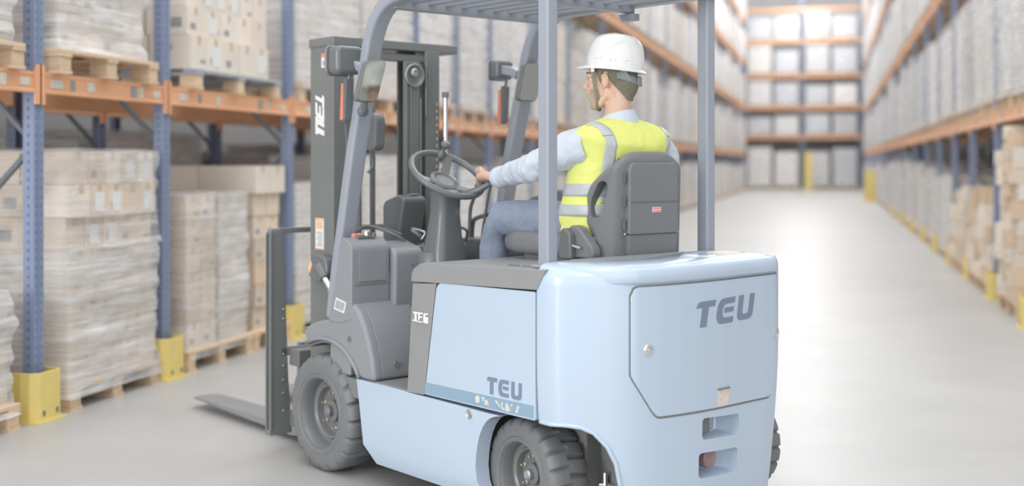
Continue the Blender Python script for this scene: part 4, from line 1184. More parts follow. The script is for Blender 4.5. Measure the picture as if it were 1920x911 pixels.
for y, z0, z1, r in ((-.455,.55,1.64,.004),(-.478,.9,1.57,.004),(-.560,1.42,1.66,.005),(-.575,1.42,1.62,.004),(-.53,.6,1.5,.004)):
    MB().tube([(.094,y,z0),(.094,y,z1)], r, 8).build('lift_pipe', 'mast_black', fk)
mb = MB(); 
for k in range(16): mb.box((.0925,-.612,1.02+.030*k),(.096,-.620,1.032+.030*k))
mb.build('chain_slots', 'nut_gold', fk, smooth=0)
# chain wheel
wl = MB(); wl.lathe([(.044,0),(.050,-.004),(.050,-.010),(.044,-.014),(.038,-.008),(.034,-.004),(.0005,-.004)], (.098,-.495,1.595), 'x', 32); wl.build('chain_pulley', 'mast_black', fk, smooth=40)
wl = MB(); wl.tube([(.088,-.495+.047*math.cos(a),1.595+.047*math.sin(a)) for a in [2*math.pi*k/32 for k in range(32)]], .0035, 8, closed=True); wl.build('pulley_rim', 'steel', fk, smooth=180)
wl = MB(); wl.lathe([(.018,0),(.018,-.012),(.012,-.016),(.010,-.008),(.0005,-.008)], (.090,-.488,1.606), 'x', 20); wl.build('pulley_hub', 'steel', fk, smooth=40)
MB().tube([(.10,-.668,1.16),(.10,-.668,1.515)], .011, 12).build('lift_rod', 'chrome', fk)
MB().tube([(.10,-.668,.3),(.10,-.668,1.20)], .020, 14).build('lift_cylinder', 'mast_black', fk)
MB().tube([(.10,-.668,1.505),(.10,-.668,1.53)], .015, 12).build('rod_cap', 'mast_black', fk)
for y in (-.287,-.300): MB().tube([(.11,y,.50),(.11,y,1.66)], .0065, 8).build('hose', 'black_plastic', fk)
MB().tube([(.11,-.22,.30),(.11,-.22,1.20)], .016, 12).build('lift_cylinder', 'mast_black', fk)
# mast lettering (reads upward, T at the top, seen mirrored as in the view)
mb = MB(); h_ = .068
LT, LE, LE2, LU = letters(lambda u, v: (u, v), 1.0, slant=.0)
def mastpt(u, v): return (.243 - v*h_, 1.492 - u*h_*.92 + (1-v)*.022)
mb.prism([mastpt(u, v) for u, v in LT], 'y', -.1003, -.0985)
EU = [(0,.0),(0,1.0),(.22,1.0),(.22,.0)]
for q in ([(.62,.0),(.90,.0),(1.40,.0),(1.66,.30),(1.66,1.0),(.78,1.0),(.74,.80),(1.32,.80),(1.32,.64),(.76,.60),(.72,.42),(1.30,.42),(1.28,.24),(.66,.20)],
          [(1.56,.0),(2.75,.0),(2.75,.22),(2.60,.26),(2.58,1.0),(2.22,1.0),(2.22,.26),(2.02,.26),(2.02,1.0),(1.72,1.0),(1.56,.30)]):
    mb.prism([mastpt(u, v) for u, v in rpoly(q, .05, 2)], 'y', -.1003, -.0985)
mb.build('lettering', 'letter_white', fk, smooth=0)
mb = MB(); mb.box((.160,-.1003,1.612),(.197,-.0985,1.672)); o_ = mb.build('warning_sticker', 'sticker_white', fk, smooth=0)
MB().box((.160,-.0987,1.655),(.197,-.0978,1.672)).build('sticker_heading', 'sticker_red', o_, smooth=0)
MB().box((.170,-.0987,1.622),(.187,-.0978,1.640)).build('sticker_print', 'sticker_text', o_, smooth=0)
mb = MB(); mb.box((.178,-.1003,.862),(.243,-.0985,.994)); o_ = mb.build('warning_sticker', 'sticker_white', fk, smooth=0)
MB().box((.178,-.0987,.982),(.243,-.0978,.994)).build('sticker_heading', 'sticker_orange', o_, smooth=0)
MB().box((.186,-.0987,.950),(.235,-.0978,.978)).build('sticker_symbol', 'sticker_orange', o_, smooth=0)
MB().box((.180,-.0987,.862),(.243,-.0978,.868)).build('sticker_edge', 'sticker_red', o_, smooth=0)
tb = MB()
for k in range(7): tb.box((.188,-.0987,.878+.009*k),(.233-.006*(k%3),-.0980,.882+.009*k))
tb.build('sticker_print', 'sticker_text', o_, smooth=0)
# tilt cylinder
mb = MB(); mb.prism(rpoly([(.215,.835),(.245,.78),(.205,.735),(.120,.735),(.08,.78),(.10,.84),(.16,.85)], .025), 'y', -.055, -.10); mb.build('tilt_bracket', 'black_plastic', fk, bevel=.010, seg=3)
MB().prism(rpoly([(.205,.825),(.228,.79),(.215,.765),(.195,.80)], .006), 'y', -.0555, -.052).build('bracket_sticker', 'sticker_orange', fk, smooth=0)
MB().tube([(.15,-.06,.80),(.10,-.055,.755)], [.024,.02], 16).build('rod_eye', 'black_plastic', fk)
MB().tube([(.115,-.055,.768),(.02,-.06,.675)], .0135, 16).build('tilt_rod', 'chrome', fk)
MB().tube([(.055,-.058,.710),(-.04,-.063,.61)], .019, 16).build('tilt_cylinder', 'chrome', fk)

# --- carriage, load backrest and forks
def post(y0, y1, yb):
    mb = MB(); mb.loft([[(.44,y0,.07),(.44,yb,.07),(.48,yb,.07),(.48,y0,.07)],[(.44,y0,.30),(.44,yb*.6+y1*.4,.30),(.48,yb*.6+y1*.4,.30),(.48,y0,.30)],[(.44,y0,.925),(.44,y1,.925),(.475,y1,.925),(.475,y0,.925)],[(.445,y0*.8+y1*.2,.943),(.445,y0*.2+y1*.8,.943),(.47,y0*.2+y1*.8,.943),(.47,y0*.8+y1*.2,.943)]])
    o = mb.build('backrest_post', 'mast_black', fk, bevel=.004, smooth=30)
    f = MB().box((.435,y0+(.0 if y0 > -.4 else 0),.09),(.470,y0-.012 if y0 > -.4 else y0+.012,.93)); f.build('post_flange', 'mast_black', o, bevel=.003)
    for z in (.60,.56,.41,.36,.30,.245,.17): MB().ball((.438,(y0+yb)/2-.01 if y0 > -.4 else (y0+yb)/2,z), .0045, nu=10, nv=6).build('rivet', 'steel', o, smooth=180)
post(.004,-.062,-.105); post(-.93,-.864,-.825)
MB().box((.445,-.05,.922),(.465,-.87,.945)).build('backrest_bar', 'mast_black', fk, bevel=.003)
MB().box((.44,-.05,.40),(.47,-.87,.435)).build('backrest_bar', 'mast_black', fk, bevel=.003)
MB().box((.36,-.09,.10),(.44,-.84,.17)).build('carriage_plate', 'mast_black', fk, bevel=.004)
MB().box((.36,-.09,.36),(.44,-.84,.43)).build('carriage_plate', 'mast_black', fk, bevel=.004)
for y0 in (-.178,-.602):
    mb = MB(); y1 = y0-.147
    prof = [(.50,.44),(.525,.44),(.530,.12),(.545,.078),(.58,.066),(1.548,.052),(1.552,.046),(1.20,.036),(.58,.022),(.515,.03),(.50,.07)]
    rings = []
    for (t, ins) in ((0,0),(1,0)): pass
    def ring(y): return [(x - (.028 if x > 1.5 and abs(y-(y0+y1)/2) > .05 else 0), y, z) for x, z in prof]
    mb.loft([ring(y0), ring(y0*.8+y1*.2), ring(y0*.2+y1*.8), ring(y1)])
    mb.build('fork', 'forge', fk, bevel=.004, smooth=30)

# --- seat
seat = bpy.data.objects.new('seat', None); col.objects.link(seat); seat.parent = fk; SCY = -.555
mb = MB(); rings = []
for (x, w_, z0, z1) in ((-.66,.17,.905,.945),(-.675,.205,.895,.965),(-.75,.225,.89,.975),(-.90,.23,.89,.972),(-1.04,.22,.89,.968),(-1.14,.20,.89,.97)):
    rings.append([(x, SCY+y, z) for y, z in rrect(-w_,z0,w_,z1,.03,4)])
mb.loft(rings); mb.build('cushion', 'seat_vinyl', seat, smooth=60)
MB().box((-.76,SCY-.19,.86),(-1.16,SCY+.19,.905)).build('seat_rail', 'black_plastic', seat, bevel=.01)
# back shell: outline in (y,z), left wing with grab opening
sh = MB()
def back_section(z):
    """horizontal section of the shell at height z -> list of (x,y)"""
    t = (z-.90)/.36
    w = .150 + .0*t
    return w
def shell_grid():
    """outer skin as a grid over (a,z): a from the left wing tip to the right wing tip"""
    W_ = [(-1.060,.160),(-1.075,.178),(-1.11,.187),(-1.15,.186),(-1.185,.176),(-1.204,.155),(-1.212,.07),(-1.214,0),(-1.212,-.07),(-1.204,-.155),(-1.185,-.176),(-1.15,-.186),(-1.11,-.187),(-1.075,-.178),(-1.060,-.160)]
    return W_
W0 = shell_grid(); W_ = []
for i in range(len(W0)-1):
    p0, p1, p2, p3 = [Vector(W0[k]) for k in (max(i-1,0), i, i+1, min(i+2,len(W0)-1))]
    for k in range(4): t = k/4; W_.append(tuple(.5*((2*p1)+(p2-p0)*t+(2*p0-5*p1+4*p2-p3)*t*t+(3*p1-p0-3*p2+p3)*t**3)))
W_.append(W0[-1]); zs_ = [.885+.365*k/26 for k in range(27)]+[1.256,1.260]
def wfac(z, yy, x):
    # wings narrow toward the bottom (handle loop ends above the hinge) and the top corners round off
    k = 1.0
    if z > 1.215: k = 1-.16*((z-1.215)/.043)**2
    dx = 0
    if x > -1.19:
        if z > 1.14: dx = (-1.192-x)*min(1, ((z-1.14)/.105))**1.4
        if z < 1.03: dx = (-1.15-x)*min(1, (1.03-z)/.08)*.8 if x > -1.15 else 0
    return k, dx
rows_o, rows_i = [], []
for z in zs_:
    ro, ri = [], []
    for (x, y) in W_:
        k, dx = wfac(z, y, x); lean = (z-.90)*-.03
        X_ = x+dx+lean; Y_ = y*k
        if z > 1.245 : X_ += .0
        rd = 1-.10*max(0,(abs(y)-.08)/.10)**2.2; tp = max(0,(z-1.235)/.025)**2*.014
        ro.append((X_+tp, SCY+Y_, .885+(z-.885)*rd))
        cx_ = -1.10; sc_ = .80
        wi = min(1,max(0,(abs(y)-.09)/.05)); ri.append((X_+.055-.033*wi-tp, SCY+Y_*(.95-.14*wi), .885+(z-.885)*rd*.994))
    rows_o.append(ro); rows_i.append(ri)
n_ = len(W_); rings = [ro + list(reversed(ri)) for ro, ri in zip(rows_o, rows_i)]
sh.loft(rings); shell = sh.build('backrest', 'seat_vinyl', seat, smooth=50)
# grab opening through the left wing
hc = MB(); hp_ = rpoly([(-1.112,1.030),(-1.160,1.036),(-1.186,1.130),(-1.184,1.160),(-1.150,1.158),(-1.110,1.09)], .02)
hc.prism(hp_, 'y', SCY+.30, SCY+.12); c_ = hc.build('cutter', 'seat_vinyl', fk, smooth=0)
cut(shell, [c_]); shell.data.set_sharp_from_angle(angle=R(40))
b_ = shell.modifiers.new('bevel','BEVEL'); b_.width = .012*S; b_.segments = 3; b_.limit_method = 'ANGLE'; b_.angle_limit = R(50)
# rear cover panel, raised, in two steps
mb = MB(); mb.prism([(SCY+y, z) for y, z in rpoly([(-.125,.975),(.125,.975),(.122,1.200),(.108,1.222),(-.108,1.222),(-.122,1.200)], [.01,.01,.01,.02,.02,.01])], 'x', -1.205, -1.236); mb.build('rear_panel', 'seat_vinyl', seat, bevel=.005, seg=3)
mb = MB(); mb.prism([(SCY+y, z) for y, z in rpoly([(-.120,.895),(.120,.895),(.124,.975),(-.124,.975)], [.02,.02,.004,.004])], 'x', -1.195, -1.230); mb.build('rear_panel', 'seat_vinyl', seat, bevel=.006, seg=3)
MB().box((-1.2355,SCY-.118,1.086),(-1.2385,SCY+.118,1.0885)).build('panel_seam', 'black_plastic', seat, smooth=0)
for y in (-.134,.134):
    for z in (1.17,1.09,1.01): MB().box((-1.212,SCY+y-.003,z-.018),(-1.224,SCY+y+.003,z+.018)).build('panel_clip', 'black_plastic', seat, smooth=0)
    MB().ball((-1.222,SCY+y,.978), .005, nu=10, nv=6).build('screw', 'steel', seat, smooth=180)
for y in (-.09,0,.09): MB().ball((-1.216,SCY+y,1.238), .004, nu=10, nv=6).build('screw', 'black_plastic', seat, smooth=180)
pl_ = MB().box((-1.2365,SCY-.030,1.050),(-1.2385,SCY+.012,1.068)).build('seat_label', 'sticker_white', seat, smooth=0)
MB().box((-1.2380,SCY-.028,1.061),(-1.2392,SCY+.010,1.066)).build('label_stripe', 'sticker_red', pl_, smooth=0)
MB().box((-1.2380,SCY-.028,1.052),(-1.2392,SCY+.010,1.057)).build('label_stripe', 'sticker_red', pl_, smooth=0)
# side wing lower fairing and belt buckle box
mb = MB(); mb.prism(rpoly([(-1.00,.895),(-1.02,.96),(-1.06,1.01),(-1.10,1.00),(-1.17,.93),(-1.17,.895)], .02), 'y', SCY+.195, SCY+.235); mb.build('hinge_cover', 'seat_vinyl', seat, bevel=.01, seg=3)
mb = MB(); mb.prism(rpoly([(-1.025,.89),(-1.030,.985),(-1.05,1.0),(-1.085,.98),(-1.09,.89)], .012), 'y', SCY+.225, SCY+.262); mb.build('belt_retractor', 'black_plastic', seat, bevel=.008, seg=3)
mb = MB(); mb.tube([(-1.05,SCY+.255,.945),(-1.12,SCY+.245,.93)], .005); mb.build('recline_lever', 'steel', seat)
# ============================================================ the driver
from mathutils.bvhtree import BVHTree
dr = empty('person', FO, FR, 'seated driver in white helmet and yellow reflective vest, back turned, hand on steering wheel', 'person')
def organic(name, mb, mats, parent, voxel=.004, smooth=6, disp=0, dscale=.12, sharpen=None):
    o = mb.build(name, mats, parent, smooth=180)
    m_ = o.modifiers.new('r', 'REMESH'); m_.mode = 'VOXEL'; m_.voxel_size = voxel*S; m_.use_smooth_shade = True
    m_ = o.modifiers.new('s', 'SMOOTH'); m_.factor = .5; m_.iterations = smooth
    if disp:
        tx = bpy.data.textures.new('folds', 'CLOUDS'); tx.noise_scale = dscale*S; tx.noise_depth = 2
        m_ = o.modifiers.new('d', 'DISPLACE'); m_.texture = tx; m_.strength = disp*S; m_.mid_level = .5
    apply_mods(o); o.data.shade_smooth(); return o
HY_ = R(37)
H0 = Vector((-1.025,-.55,1.512)); HM = Matrix.Translation(H0) @ Matrix.Rotation(HY_, 4, 'Z') @ Matrix.Rotation(R(2), 4, 'Y')
def hp3(f, s, z): return HM @ Vector((f, s, z))
HR = HM.to_3x3().to_4x4()
def hball(mb, c, r): mb.ball(hp3(*c), r, M=HR, nu=24, nv=16)
def htube(mb, pts, r): mb.tube([hp3(*p) for p in pts], r, 12)
bd_ = MB()
# head
hball(bd_, (-.014,0,.034), (.080,.063,.070)); hball(bd_, (.018,0,.020), (.060,.056,.064)); hball(bd_, (.034,0,-.022), (.041,.047,.056))
hball(bd_, (.028,0,-.055), (.040,.040,.036)); hball(bd_, (.058,0,-.083), (.017,.020,.016)); hball(bd_, (.056,0,-.066), (.019,.026,.020)); hball(bd_, (-.05,0,-.01),(.045,.050,.06))
for s_ in (-1,1):
    htube(bd_, [(.004,s_*.044,-.022),(.010,s_*.043,-.050),(.035,s_*.032,-.076),(.058,s_*.010,-.085)], [.010,.013,.015,.014])
    hball(bd_, (.052,s_*.032,-.014), (.022,.020,.020))
    htube(bd_, [(.074,s_*.008,.024),(.070,s_*.034,.026),(.056,s_*.048,.022)], [.010,.010,.008])
    hball(bd_, (.068,s_*.026,.006), (.010,.012,.009))
    htube(bd_, [(-.006,s_*.040,-.030),(-.018,s_*.032,-.080)], [.017,.017])
    # ear: rim, lobe and bowl
    htube(bd_, [(.018,s_*.056,-.020),(.010,s_*.060,-.017),(.001,s_*.068,-.002),(.000,s_*.071,.014),(.008,s_*.070,.025),(.019,s_*.065,.022),(.022,s_*.059,.010)], [.0052,.005,.0045,.0045,.0045,.0045,.0038])
    hball(bd_, (.008,s_*.058,.002), (.014,.008,.022)); hball(bd_, (.016,s_*.057,-.019), (.006,.005,.007)); hball(bd_, (.021,s_*.060,-.004), (.005,.006,.006))
htube(bd_, [(.072,0,.022),(.082,0,.004),(.092,0,-.014)], [.008,.0085,.010]); hball(bd_, (.090,0,-.017), (.010,.009,.008))
for s_ in (-1,1): hball(bd_, (.082,s_*.010,-.020), (.009,.007,.007))
hball(bd_, (.077,0,-.041), (.009,.020,.006)); hball(bd_, (.075,0,-.052), (.009,.018,.007)); hball(bd_, (.064,0,-.034), (.016,.024,.018))
# neck and trunk
bd_.tube([hp3(-.022,0,-.02), hp3(-.028,0,-.060), (-1.058,-.553,1.400), (-1.060,-.555,1.30)], [.050,.047,.048,.052], 20)
def slab(mb, rows_, cx=-1.075, cy=-.555, grow=0):
    rr_ = []
    for row_ in rows_:
        (z, rx, ry, dx), dy = row_[:4], (row_[4] if len(row_) > 4 else 0)
        ring = []
        for k in range(40):
            a = 2*math.pi*k/40; c, s_ = math.cos(a), math.sin(a); e = .8
            ring.append((cx+dx+math.copysign(abs(c)**e, c)*(rx+grow), cy+dy+math.copysign(abs(s_)**e, s_)*(ry+grow), z))
        rr_.append(ring)
    mb.loft(rr_)
TR = [(.955,.100,.150,.055,.015),(1.02,.108,.150,.055,.015),(1.10,.100,.145,.045,.015),(1.18,.105,.155,.028,.01),(1.26,.108,.172,.008),(1.300,.098,.182,.0),(1.325,.078,.160,.0),(1.350,.056,.100,.004),(1.375,.045,.060,.008)]
slab(bd_, TR, grow=-.018)
LA = [(-1.060,-.395,1.284),(-.995,-.350,1.262),(-.865,-.325,1.203),(-.66,-.395,1.180),(-.495,-.450,1.163)]; LR = [.068,.063,.053,.043,.028]
RA = [(-1.070,-.730,1.284),(-1.085,-.775,1.235),(-1.06,-.800,1.125),(-.92,-.80,1.105),(-.76,-.79,1.125)]; RR_ = [.062,.056,.048,.040,.028]
bd_.tube(LA, [.042,.033,.025,.023,.024], 16); bd_.tube(RA, [.042,.033,.025,.023,.024], 16)
LL = [(-1.04,-.465,.995),(-.82,-.425,1.010),(-.60,-.400,1.012),(-.560,-.402,.93),(-.535,-.41,.76),(-.51,-.415,.60)]; LLR = [.085,.078,.066,.060,.052,.042]
RL = [(-1.04,-.645,.995),(-.84,-.665,1.005),(-.62,-.690,1.000),(-.575,-.69,.92),(-.545,-.69,.76),(-.51,-.69,.60)]
for P_ in (LL, RL): 
    bd_.tube(P_, [r*.85 for r in LLR], 16); a = Vector(P_[-1]); bd_.tube([a, a+Vector((.02,0,-.045)), a+Vector((.12,0,-.065))], [.036,.036,.028], 12)
# hands: palm, four fingers, thumb
def rimp(a): return ct + e1*(.150*math.cos(R(a))) + e2*(.150*math.sin(R(a)))
g0 = rimp(254); tang = (rimp(257)-rimp(251)).normalized()
wr = Vector(LA[-1]); pc = g0 + (wr-g0).normalized()*.058 + Vector((0,0,.010))
fw = (g0-pc).normalized()
bd_.tube([wr, wr.lerp(pc,.45)+Vector((0,0,.004)), pc, pc+fw*.026+Vector((0,0,.006))], [.026,.031,.037,.031], 14, flat=.62, up=(0,0,1))
for q, (ln, rr2) in enumerate(((.80,.0096),(.95,.0106),(1.0,.0112),(.92,.0110))):
    off = tang*((q-1.5)*.0185); b0 = pc+fw*.012+off*.8+Vector((0,0,.010)); c = g0+off
    u2 = (Vector((0,0,1))-tang*tang.z).normalized(); v2 = (fw - tang*fw.dot(tang)).normalized()
    P_ = [b0, c - v2*.018 + u2*.018, c + v2*.008 + u2*.020, c + v2*.0235 + u2*.004, c + v2*.016 - u2*.017, c - v2*.004*ln - u2*.022]
    bd_.tube(P_, [rr2*1.15,rr2*1.1,rr2,rr2*.95,rr2*.9,rr2*.72], 10)
th = pc + tang*.030 + Vector((0,0,.002)) + fw*.012; c = g0 + tang*.044
bd_.tube([pc+tang*.010-fw*.022, th, c - fw*.016 - Vector((0,0,.002)), c - fw*.004 + Vector((0,0,.016)), c+fw*.012 + Vector((0,0,.014))], [.015,.0135,.012,.011,.0085], 10)
# right hand resting on the side console
wr2 = Vector(RA[-1]); d2 = Vector((.85,-.12,.0)).normalized(); pr = wr2 + d2*.05
bd_.tube([wr2, pr, pr+d2*.035], [.024,.031,.026], 14, flat=.55, up=(0,0,1))
sd = Vector((.12,.85,0)).normalized()
for q in range(4):
    b0 = pr+d2*.03+sd*((q-1.5)*.0185); L4 = (.85,1.0,.95,.78)[q]
    bd_.tube([b0, b0+d2*.03*L4+Vector((0,0,.004)), b0+d2*.055*L4-Vector((0,0,.006)), b0+d2*.070*L4-Vector((0,0,.018))], [.0105,.010,.0092,.0075], 10)
bd_.tube([pr+sd*.02, pr+sd*.040+d2*.015, pr+sd*.046+d2*.042-Vector((0,0,.006))], [.013,.0115,.009], 10)
body = organic('body', bd_, 'skin', dr, voxel=.0034, smooth=5)
sk_ = MB(); hball(sk_, (-.014,0,.034), (.080,.063,.070)); hball(sk_, (.018,0,.020), (.060,.056,.064)); hball(sk_, (-.05,0,-.01),(.045,.050,.06)); hball(sk_, (.010,0,-.01),(.05,.051,.05)); sk_.tube([hp3(-.022,0,-.02), hp3(-.028,0,-.060), (-1.062,-.553,1.415), (-1.075,-.555,1.34)], [.052,.049,.053,.075], 20)
so_ = organic('tmp', sk_, 'skin', None, voxel=.004, smooth=5); hv = BVHTree.FromPolygons([v.co/S for v in so_.data.vertices], [p.vertices[:] for p in so_.data.polygons]); bpy.data.objects.remove(so_)
bv = BVHTree.FromPolygons([v.co/S for v in body.data.vertices], [p.vertices[:] for p in body.data.polygons])
def patch(name, tree, fn, nu, nv, off, matn, parent=dr, thick=.0, smooth=180):
    """cloth or hair laid on a surface: fn(u,v) -> (origin, direction inwards)"""
    P_ = []; 
    for i in range(nu+1):
        row_ = []
        for j in range(nv+1):
            o_, d_ = fn(i/nu, j/nv); hit = tree.ray_cast(o_, d_); h_ = hit[0]
            if h_ is None: h_ = o_ + d_*.1; row_.append(None); continue
            e = min(1, min(i, nu-i, j, nv-j)/1.0) if thick < 0 else 1
            row_.append(h_ - d_*(off if not callable(off) else off(i/nu, j/nv)))
        P_.append(row_)
    mb = MB(); idx = {}; vs_ = []
    for i in range(nu+1):
        for j in range(nv+1):
            if P_[i][j] is not None: idx[(i,j)] = len(vs_); vs_.append(P_[i][j])
    fs = [(idx[(i,j)],idx[(i+1,j)],idx[(i+1,j+1)],idx[(i,j+1)]) for i in range(nu) for j in range(nv) if all(k in idx for k in ((i,j),(i+1,j),(i+1,j+1),(i,j+1)))]
    mb.add(vs_, fs); o = mb.build(name, matn, parent, smooth=smooth)
    if thick > 0:
        so = o.modifiers.new('so', 'SOLIDIFY'); so.thickness = thick*S; so.offset = -1
    return o
def headray(az, z, r=.25, cf=-.01):
    """az in degrees from the face, turning to the left"""
    o_ = hp3(cf+r*math.cos(R(az)), r*math.sin(R(az)), z); t_ = hp3(cf, 0, z); return o_, (t_-o_).normalized()
# hair below the helmet, with sideburns and a tapered nape
def hair_z(az):
    a = abs(az if az <= 180 else az-360)      # 0 front .. 180 back
    if a < 46: return .034
    if a < 54: return .034-(a-46)/8*.040
    if a < 62: return -.006-(a-54)/8*.004
    if a < 66: return -.010+(a-62)/4*.044
    if a < 80: return .034
    if a < 88: return .034-(a-80)/8*.034
    if a < 118: return -(a-88)/30*.034
    return -.034-(min(a,150)-118)/32*.036
def hf(u, v):
    az = 42+u*276; z0 = hair_z(az); z = z0+(.070-z0)*v; return headray(az, z)
patch('hair', hv, hf, 150, 16, lambda u, v: .0030+.0040*min(1, v*6), 'hair')
# short beard shade along the jaw
def bf(u, v):
    az = -60+u*120; a = abs(az); zt = -.034-(.002 if a < 20 else 0)+(a/74)**2*.016; zb_ = -.094+(a/74)**2*.026; return headray(az, zb_+(zt-zb_)*v, cf=.012)
patch('beard', bv, bf, 60, 14, .0009, 'stubble')
# brows, eyes
for s_ in (-1,1):
    mb = MB(); mb.tube([hp3(.0805,s_*.012,.031), hp3(.0775,s_*.030,.035), hp3(.064,s_*.047,.030)], [.0035,.004,.002], 8); mb.build('eyebrow', 'hair', dr)
    mb = MB(); mb.ball(hp3(.0640,s_*.030,.012), (.0098,.0110,.0080), M=HR); eo = mb.build('eye', 'eye_white', dr, smooth=180)
    mb = MB(); mb.ball(hp3(.0710,s_*.0315,.0115), (.0034,.0062,.0058), M=HR); mb.build('iris', 'hair', eo, smooth=180)
    mb = MB(); mb.tube([hp3(.074,s_*.018,.017), hp3(.0755,s_*.030,.0205), hp3(.067,s_*.042,.016)], [.003,.0035,.003], 8); mb.build('eyelid', 'skin', eo)
# helmet
he = bpy.data.objects.new('helmet', None); col.objects.link(he); he.parent = dr
HT = HM @ Matrix.Translation((-.016,0,.050)) @ Matrix.Rotation(R(-8.5), 4, 'Y') @ Matrix.Diagonal((.985,1,.95,1))
def dome(g, z0=0):
    rings = []; prof = [(1.0,0),(1.0,.02),(.985,.04),(.955,.062),(.90,.082),(.81,.099),(.68,.112),(.50,.121),(.28,.1265),(.08,.128)]
    for k_, z in prof:
        ring = []
        for k in range(64):
            a = 2*math.pi*k/64; rx = (.108 if math.cos(a) < 0 else .103)*k_*g; ry = .088*k_*g
            ridge = .0035*math.exp(-(math.sin(a)*ry/.016)**2) if k_ < .98 else .0035*math.exp(-(math.sin(a)*ry/.016)**2)*0
            ring.append(HT @ Vector((rx*math.cos(a), ry*math.sin(a), z0+z*g+ridge)))
        rings.append(ring)
    return rings
outer = dome(1.0); inner = dome(.965)
mb = MB(); mb.loft(outer + list(reversed(inner))[0:0], cap=False)
n_o = len(outer); 
allr = list(reversed(outer)) 
# brim ring that flares into the peak
def brim(kx, dz, pk):
    ring = []
    for k in range(64):
        a = 2*math.pi*k/64; rx = .108 if math.cos(a) < 0 else .103; f = max(0, math.cos(a))**2.2
        ring.append(HT @ Vector(((rx+kx)*math.cos(a)+pk*f, (.088+kx)*math.sin(a)*(1-.10*f), dz-.008*f*(pk/.035) )))
    return ring
allr = list(reversed(outer)) + [brim(.001,-.001,.0), brim(.010,-.007,.022), brim(.0125,-.009,.030), brim(.0120,-.0125,.029), brim(.001,-.008,.004)] + [[p for p in r] for r in inner]
mb = MB(); mb.loft(allr); mb.build('shell', 'helmet_white', he, smooth=45)
for a, w_ in ((62,.026),(92,.020),(122,.024),(-62,.026),(-92,.020),(-122,.024)):
    c_, s_ = math.cos(R(a)), math.sin(R(a)); rx = .108 if c_ < 0 else .103; p = Vector((rx*c_*1.004, .088*s_*1.004, .016)); t_ = Vector((-rx*s_, .088*c_, 0)).normalized()
    mb = MB(); mb.tube([HT @ (p-t_*w_/2), HT @ (p-t_*w_/2+Vector((0,0,.012))), HT @ (p+t_*w_/2+Vector((0,0,.012))), HT @ (p+t_*w_/2)], .0022, 8); mb.build('vent_rib', 'helmet_white', he)
# helmet strap pieces
mb = MB(); ring = []
for k in range(33):
    a = R(104+152*k/32); z = .0+.0; zz_ = .006-.032*(1-abs(k/16-1))**.8
    ring.append((hp3(-.012+.090*math.cos(a), .069*math.sin(a), zz_+.030), hp3(-.012+.091*math.cos(a), .0695*math.sin(a), zz_+.004)))
mb.loft([[a, b, b.lerp(H0,.03), a.lerp(H0,.03)] for a, b in ring]); mb.build('headband', 'strap_grey', he, smooth=40)
for s_ in (-1,1):
    mb = MB(); rr_ = [(-.055,s_*.062,.052),(-.060,s_*.062,.020),(-.075,s_*.048,-.004)]; mb.bar([hp3(*p) for p in rr_], .022, .003, up=tuple(HM.to_3x3() @ Vector((0,s_,0)))); mb.build('suspension_arm', 'strap_grey', he)
mb = MB(); M_ = HM @ Matrix.Translation((-.103,0,-.004)); mb.prism(rrect(-.024,-.018,.024,.018,.006,3), 'x', -.010, .006, M=M_); mb.build('ratchet_knob', 'rim_dark', he, bevel=.004)
for s_ in (-1,1):
    mb = MB(); mb.bar([hp3(.052,s_*.064,.055), hp3(.052,s_*.0600,.018), hp3(.048,s_*.0570,-.022), hp3(.044,s_*.0510,-.055), hp3(.044,s_*.040,-.088), hp3(.046,s_*.012,-.102)], .010, .0035, up=tuple(HM.to_3x3() @ Vector((0,s_,0)))); mb.build('chin_strap', 'strap_green', he, smooth=50)
    mb = MB(); mb.box((.045,s_*.060-.004,.034),(.059,s_*.060+.012*s_,.064), M=HM); mb.build('strap_clip', 'helmet_white', he, bevel=.003)
# shirt
sh_ = MB(); slab(sh_, TR, grow=-.004); sh_.tube(LA[:4]+[(-.565,-.427,1.168)], LR[:4]+[.039], 20); sh_.tube(RA[:4]+[(-.80,-.793,1.122)], RR_[:4]+[.034], 20)
sh_.ball((-1.055,-.400,1.282), (.060,.052,.056)); sh_.ball((-1.065,-.725,1.282), (.060,.052,.056))
shirt = organic('shirt', sh_, 'shirt_blue', dr, voxel=.006, smooth=3, disp=.018, dscale=.055)
for P_, e_ in (((-.575,-.424,1.168), (-.542,-.434,1.165)), ((-.82,-.795,1.120), (-.785,-.792,1.124))):
    mb = MB(); a, b = Vector(P_), Vector(e_); mb.tube([a.lerp(b,-.3), a, b, b.lerp(a,.25)], [.038,.043,.042,.031], 24); mb.build('cuff', 'shirt_blue', dr, smooth=50)
# collar standing round the neck
mb = MB(); rings = []
NC = Vector((-1.058,-.553,1.376))
for (k_, z) in ((1.34,-.016),(1.24,.004),(1.10,.026),(1.04,.032),(.98,.026),(1.0,.0)):
    ring = []
    for k in range(40):
        a = 2*math.pi*k/40; back = .5-.5*math.cos(a-HY_*.3)
        ring.append((NC.x+.058*k_*math.cos(a)-.004, NC.y+.060*k_*math.sin(a), NC.z+z*(.6+.5*back)-.020*(1-back)))
    rings.append(ring)
rings.append(rings[0]); mb.loft(rings, cap=False); mb.build('collar', 'shirt_blue', dr, smooth=60)
